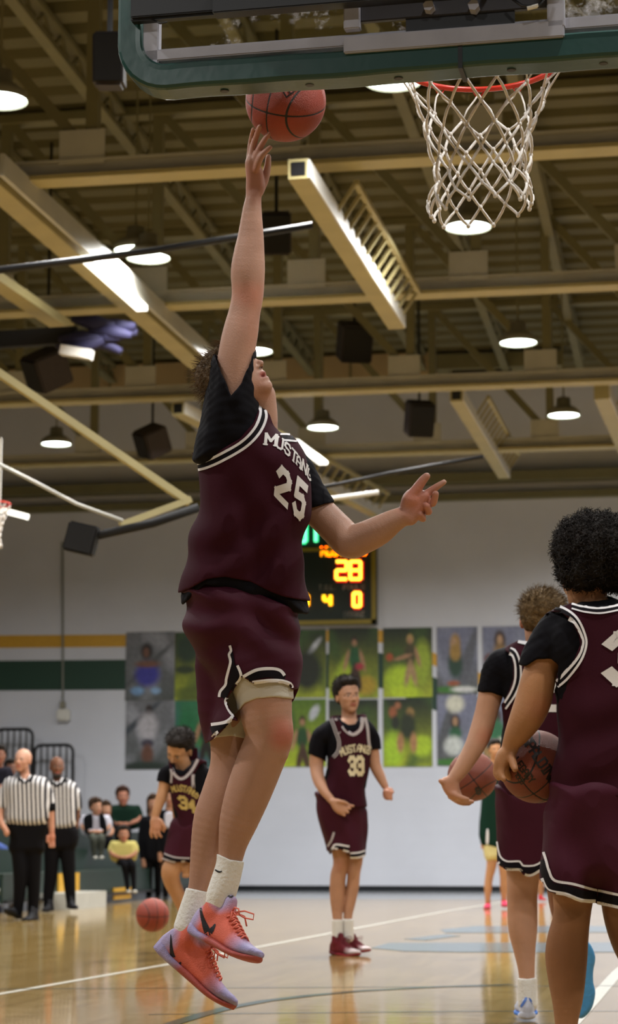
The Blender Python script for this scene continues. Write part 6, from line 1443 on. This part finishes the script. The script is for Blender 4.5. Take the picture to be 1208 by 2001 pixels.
gq = fig('person mostly hidden behind the two near players, only red shoes showing at the far wall', (1062, 1762, 1), ZG2, 1.2, None,
    [('body', MSK, 'a87a58', lambda S: (S.chain([(1060, 1650, 0, 10), (1058, 1700, 0, 8), (1057, 1750, 0, 5)], 2), S.chain([(1080, 1650, 0, 10), (1082, 1700, 0, 8), (1083, 1750, 0, 5)], 2), S.chain([(1070, 1660, 0, 12), (1070, 1520, 0, 10), (1070, 1500, 0, 7)], 2), S.ell((1070, 1488, 0), (11, 14, 12)))),
     ('jacket', GJ, None, lambda S: S.pillow([(1052, 1508), (1088, 1508), (1094, 1640), (1046, 1640)], 0, 15, 12, 4)), ('shorts', GJ, None, lambda S: S.pillow([(1048, 1634), (1092, 1634), (1094, 1670), (1048, 1670)], 0, 14, 11, 3)), ('hair', MDH, None, lambda S: S.ell((1070, 1482, 3), (12, 12, 13)))])
crd = ('c8323a', 'c8323a', 'c8323a', ('d04a40', None)); shoe(ZG2, 1.1, gq, (1052, 1758, 0), (1068, 1760, -14), (0, -1, 0), 1, crd, False); shoe(ZG2, 1.1, gq, (1078, 1760, 0), (1094, 1761, -14), (0, -1, 0), 1, crd, False)

# ---- people at the stands
def seated(label, hx, hy, cm, shx, top_m, leg_m, hair_m, kneedx=14, foot=(0, 60), skin='b58468', z=None, face=(.1, .05, .99), long_hair=False, sleeves=True, arm_m=None, w=22):
    """hx, hy: head centre; shx: shoulder height"""
    zz_ = z; k = cm/1.65
    def body(S):
        head(S, (hx, hy, 0), face, (0, 1, 0), cm); S.chain([(hx, shx+40*k, 0, 9*k), (hx, shx+6, 0, 9*k), (hx, shx-4*k, 0, 6*k), (hx, hy+8*k, 0, 6*k)], 2)
        for sg in (-1, 1): S.chain([(hx, shx+8*k, 0, 5*k), (hx+sg*(w-4)*k, shx+8*k, 0, 5*k), (hx+sg*(w-1)*k, shx+28*k, -8, 5.2*k), (hx+sg*11*k, shx+37*k, -20*k, 4.5*k), (hx+sg*3*k, shx+38*k, -26*k, 4.2*k)], 2)
    def top(S):
        S.pillow([(hx-w*.55*k, shx), (hx+w*.55*k, shx), (hx+w*k, shx+8*k), (hx+w*k*.95, shx+46*k), (hx-w*k*.95, shx+46*k), (hx-w*k, shx+8*k)], 0, 13*k, 12*k, 3)
        for sg in (-1, 1): S.chain([(hx+sg*(w-4)*k, shx+7*k, 0, 7*k), (hx+sg*(w+1)*k, shx+20*k, -3, 6.4*k), (hx+sg*(w-3)*k, shx+31*k, -8, 6*k)]+([(hx+sg*9*k, shx+37*k, -20*k, 5.2*k)] if sleeves else []), 3)
    def legs(S):
        for sg in (-1, 1): S.chain([(hx+sg*8*k, shx+48*k, 4, 9*k), (hx+sg*9*k+kneedx*k, shx+52*k, -34*k, 8.5*k), (hx+sg*8*k+kneedx*k+foot[0]*.6, shx+76*k, -30*k, 7*k), (hx+sg*7*k+kneedx*k+foot[0], shx+50*k+foot[1]*k, -30*k, 5*k)], 3)
    def hr(S):
        hair_on(S, (hx, hy, 0), face, (0, 1, 0), cm, 1.08, 1.2, long_hair)
    q = fig(label, (hx, shx+50*k, 0), zz_, 1.15, None, [('body', MSK, skin, body), ('top', top_m, None, top), ('trousers', leg_m, None, legs), ('hair', hair_m, None, hr)])
    for sg in (-1, 1):
        fx, fy = hx+sg*7*k+kneedx*k+foot[0], shx+52*k+foot[1]*k
        S = Sculpt(zz_, 1.1); S.ell((fx+2, fy+3, -36*k), (6*k, 4*k, 11*k), None, 2); S.build('shoe', MSHW, q)
    return q
MSHW = mat('pale trainers', 'b8b5ac', .6)
BRH = hair_mat('brown hair', '3a281a'); BLKC = cloth('black jacket', '0e0e12', .8); GHD = cloth('dark green hoodie', '0f251b', .8); YEL = cloth('pale yellow tee', 'b9ad68', .75); CAMO = mat('dark camouflage trousers', '3a3d33', .8, noise=.3, nscale=14); JEAN = cloth('blue jeans', '4a5c94', .8); WHB = cloth('white blouse', 'c2c0cc', .8)
def zat(x, y): return zc_of(PZ(x, y, 0))
q = seated('seated woman in a black vest over white sleeves, beside the referees', 187, 1578, 1.45, 1592, WHB, CAMO, BRH, 4, (0, 40), z=zat(187, 1758), face=(.5, 0, .86), w=30)
S = Sculpt(zat(187, 1758), 1.1); S.pillow([(170, 1592), (181, 1592), (180, 1626), (166, 1628), (163, 1600)], -12, 7, 5, 2); S.pillow([(194, 1592), (204, 1594), (210, 1626), (198, 1630)], -12, 7, 5, 2); S.build('vest', BLKC, q)
seated('seated person with long brown hair right behind the woman in the vest', 207, 1583, 1.35, 1600, BLKC, BLKC, BRH, 2, (0, 40), z=zat(207, 1752), face=(.3, 0, .95), long_hair=True, w=16)
seated('man in a dark green hoodie sitting above the boy in yellow', 240, 1558, 1.62, 1573, GHD, BLKC, hair_mat('reddish brown hair', '40291f'), 0, (0, 44), skin='a06a54', z=zat(240, 1750), w=33)
q = seated('boy in a pale yellow tee and black trousers on the lowest bench', 241, 1632, 1.42, 1643, YEL, BLKC, MDH, 10, (6, 60), skin='a06e54', z=zat(250, 1768), sleeves=False, w=28)
def standing(label, hx, hy, cm, top_m, leg_m, hair_m, yf, skin='a87a60', z=None, w=20, face=(0, 0, 1), lh=False):
    H = yf-hy; k = cm
    def body(S):
        head(S, (hx, hy, 0), face, (0, 1, 0), cm); S.chain([(hx, hy+65*cm, 0, 6*cm), (hx, hy+22*cm, 0, 6*cm), (hx, hy+10*cm, 0, 5.5*cm)], 2)
        for sg in (-1, 1): S.chain([(hx, hy+24*cm, 0, 4*cm), (hx+sg*w*.8, hy+24*cm, 0, 4*cm), (hx+sg*w*1.05, hy+55*cm, 0, 4*cm), (hx+sg*w*.95, hy+72*cm, -4, 3.2*cm), (hx+sg*w*.9, hy+80*cm, -5, 3.6*cm)], 2)
    def top(S):
        S.pillow([(hx-w*.5, hy+15*cm), (hx+w*.5, hy+15*cm), (hx+w, hy+21*cm), (hx+w*.9, hy+72*cm), (hx-w*.9, hy+72*cm), (hx-w, hy+21*cm)], 0, w*.62, w*.6, 3)
        for sg in (-1, 1): S.chain([(hx+sg*w*.85, hy+22*cm, 0, 6*cm), (hx+sg*w*1.1, hy+45*cm, 0, 5*cm), (hx+sg*w*1.0, hy+68*cm, -3, 4.2*cm)], 3)
    def legs(S):
        for sg in (-1, 1): S.chain([(hx+sg*w*.42, hy+68*cm, 0, w*.52), (hx+sg*w*.42, hy+H*.62, 0, w*.40), (hx+sg*w*.42, yf-5, 0, w*.26)], 3)
    def hr(S):
        hair_on(S, (hx, hy, 0), face, (0, 1, 0), cm, 1.08, 1.2, lh)
    q = fig(label, (hx, yf, 0), z, 1.2, None, [('body', MSK, skin, body), ('top', top_m, None, top), ('trousers', leg_m, None, legs), ('hair', hair_m, None, hr)])
    for sg in (-1, 1):
        S = Sculpt(z, 1.1); S.ell((hx+sg*w*.45, yf-3, -5), (w*.26, 4, w*.55), None, 2); S.build('shoe', MBS, q)
    return q
standing('person all in black with brown hair standing behind number 34\'s hand', 300, 1572, 1.5, BLKC, PANT, BRH, 1757, z=zat(300, 1757), w=21, lh=True)
q = standing('person in black with a white shirt print standing close to number 34', 332, 1560, 1.5, BLKC, PANT, MDH, 1760, z=zat(330, 1760), w=20)
S = Sculpt(zat(330, 1760), 1.1); S.pillow([(322, 1590), (338, 1588), (340, 1616), (324, 1616)], -13, 3, 3, 1); S.build('shirt_print', WHB, q)
q = seated('person in black and white at the left edge, behind the bald referee', -2, 1478, 1.7, 1498, cloth('patterned jacket', '25242e', .8, noise=.4), CAMO, MDH, 10, (6, 50), skin='8a5a44', z=zat(10, 1772), w=22)
seated('person with dark hair and blue jeans at the left edge, lowest bench', 21, 1503, 1.5, 1520, BLKC, CAMO, MDH, -4, (0, 60), skin='7a5240', z=zat(16, 1772)+.3, w=18)
zj = zat(14, 1766); q = empty('person', PZ(0, 1766, 0), 'person cut by the left edge, only a blue jeans leg and white shoe showing', 'person')
S = Sculpt(zj, 1.2); S.chain([(-30, 1660, 10, 14), (4, 1662, -6, 12), (14, 1710, -8, 9), (24, 1752, -8, 7)], 3); S.chain([(-36, 1664, 16, 14), (-14, 1668, -2, 12), (-8, 1712, -4, 9), (-2, 1756, -4, 7)], 3); S.build('jeans', JEAN, q)
S = Sculpt(zj, 1.2); S.pillow([(-46, 1580), (-10, 1580), (-2, 1600), (-6, 1662), (-48, 1662)], 8, 13, 11, 3); S.build('top', CAMO, q)
S = Sculpt(zj, 1.2); S.chain([(-28, 1584, 8, 6), (-28, 1572, 8, 6)], 2); head(S, (-28, 1558, 6), (.4, 0, .9), (0, 1, 0), 1.5); S.build('body', MSK, q, 'b08468')
S = Sculpt(zj, 1.2); S.ell((-28, 1551, 10), (13, 12, 13)); S.build('hair', BRH, q)
shoe(zj, 1.2, q, (20, 1764, 4), (34, 1768, -28), (0, -1, 0), 1, ('d0d0d4', 'd0d0d4', 'd0d0d4', ('d8d8d8', None)), False)
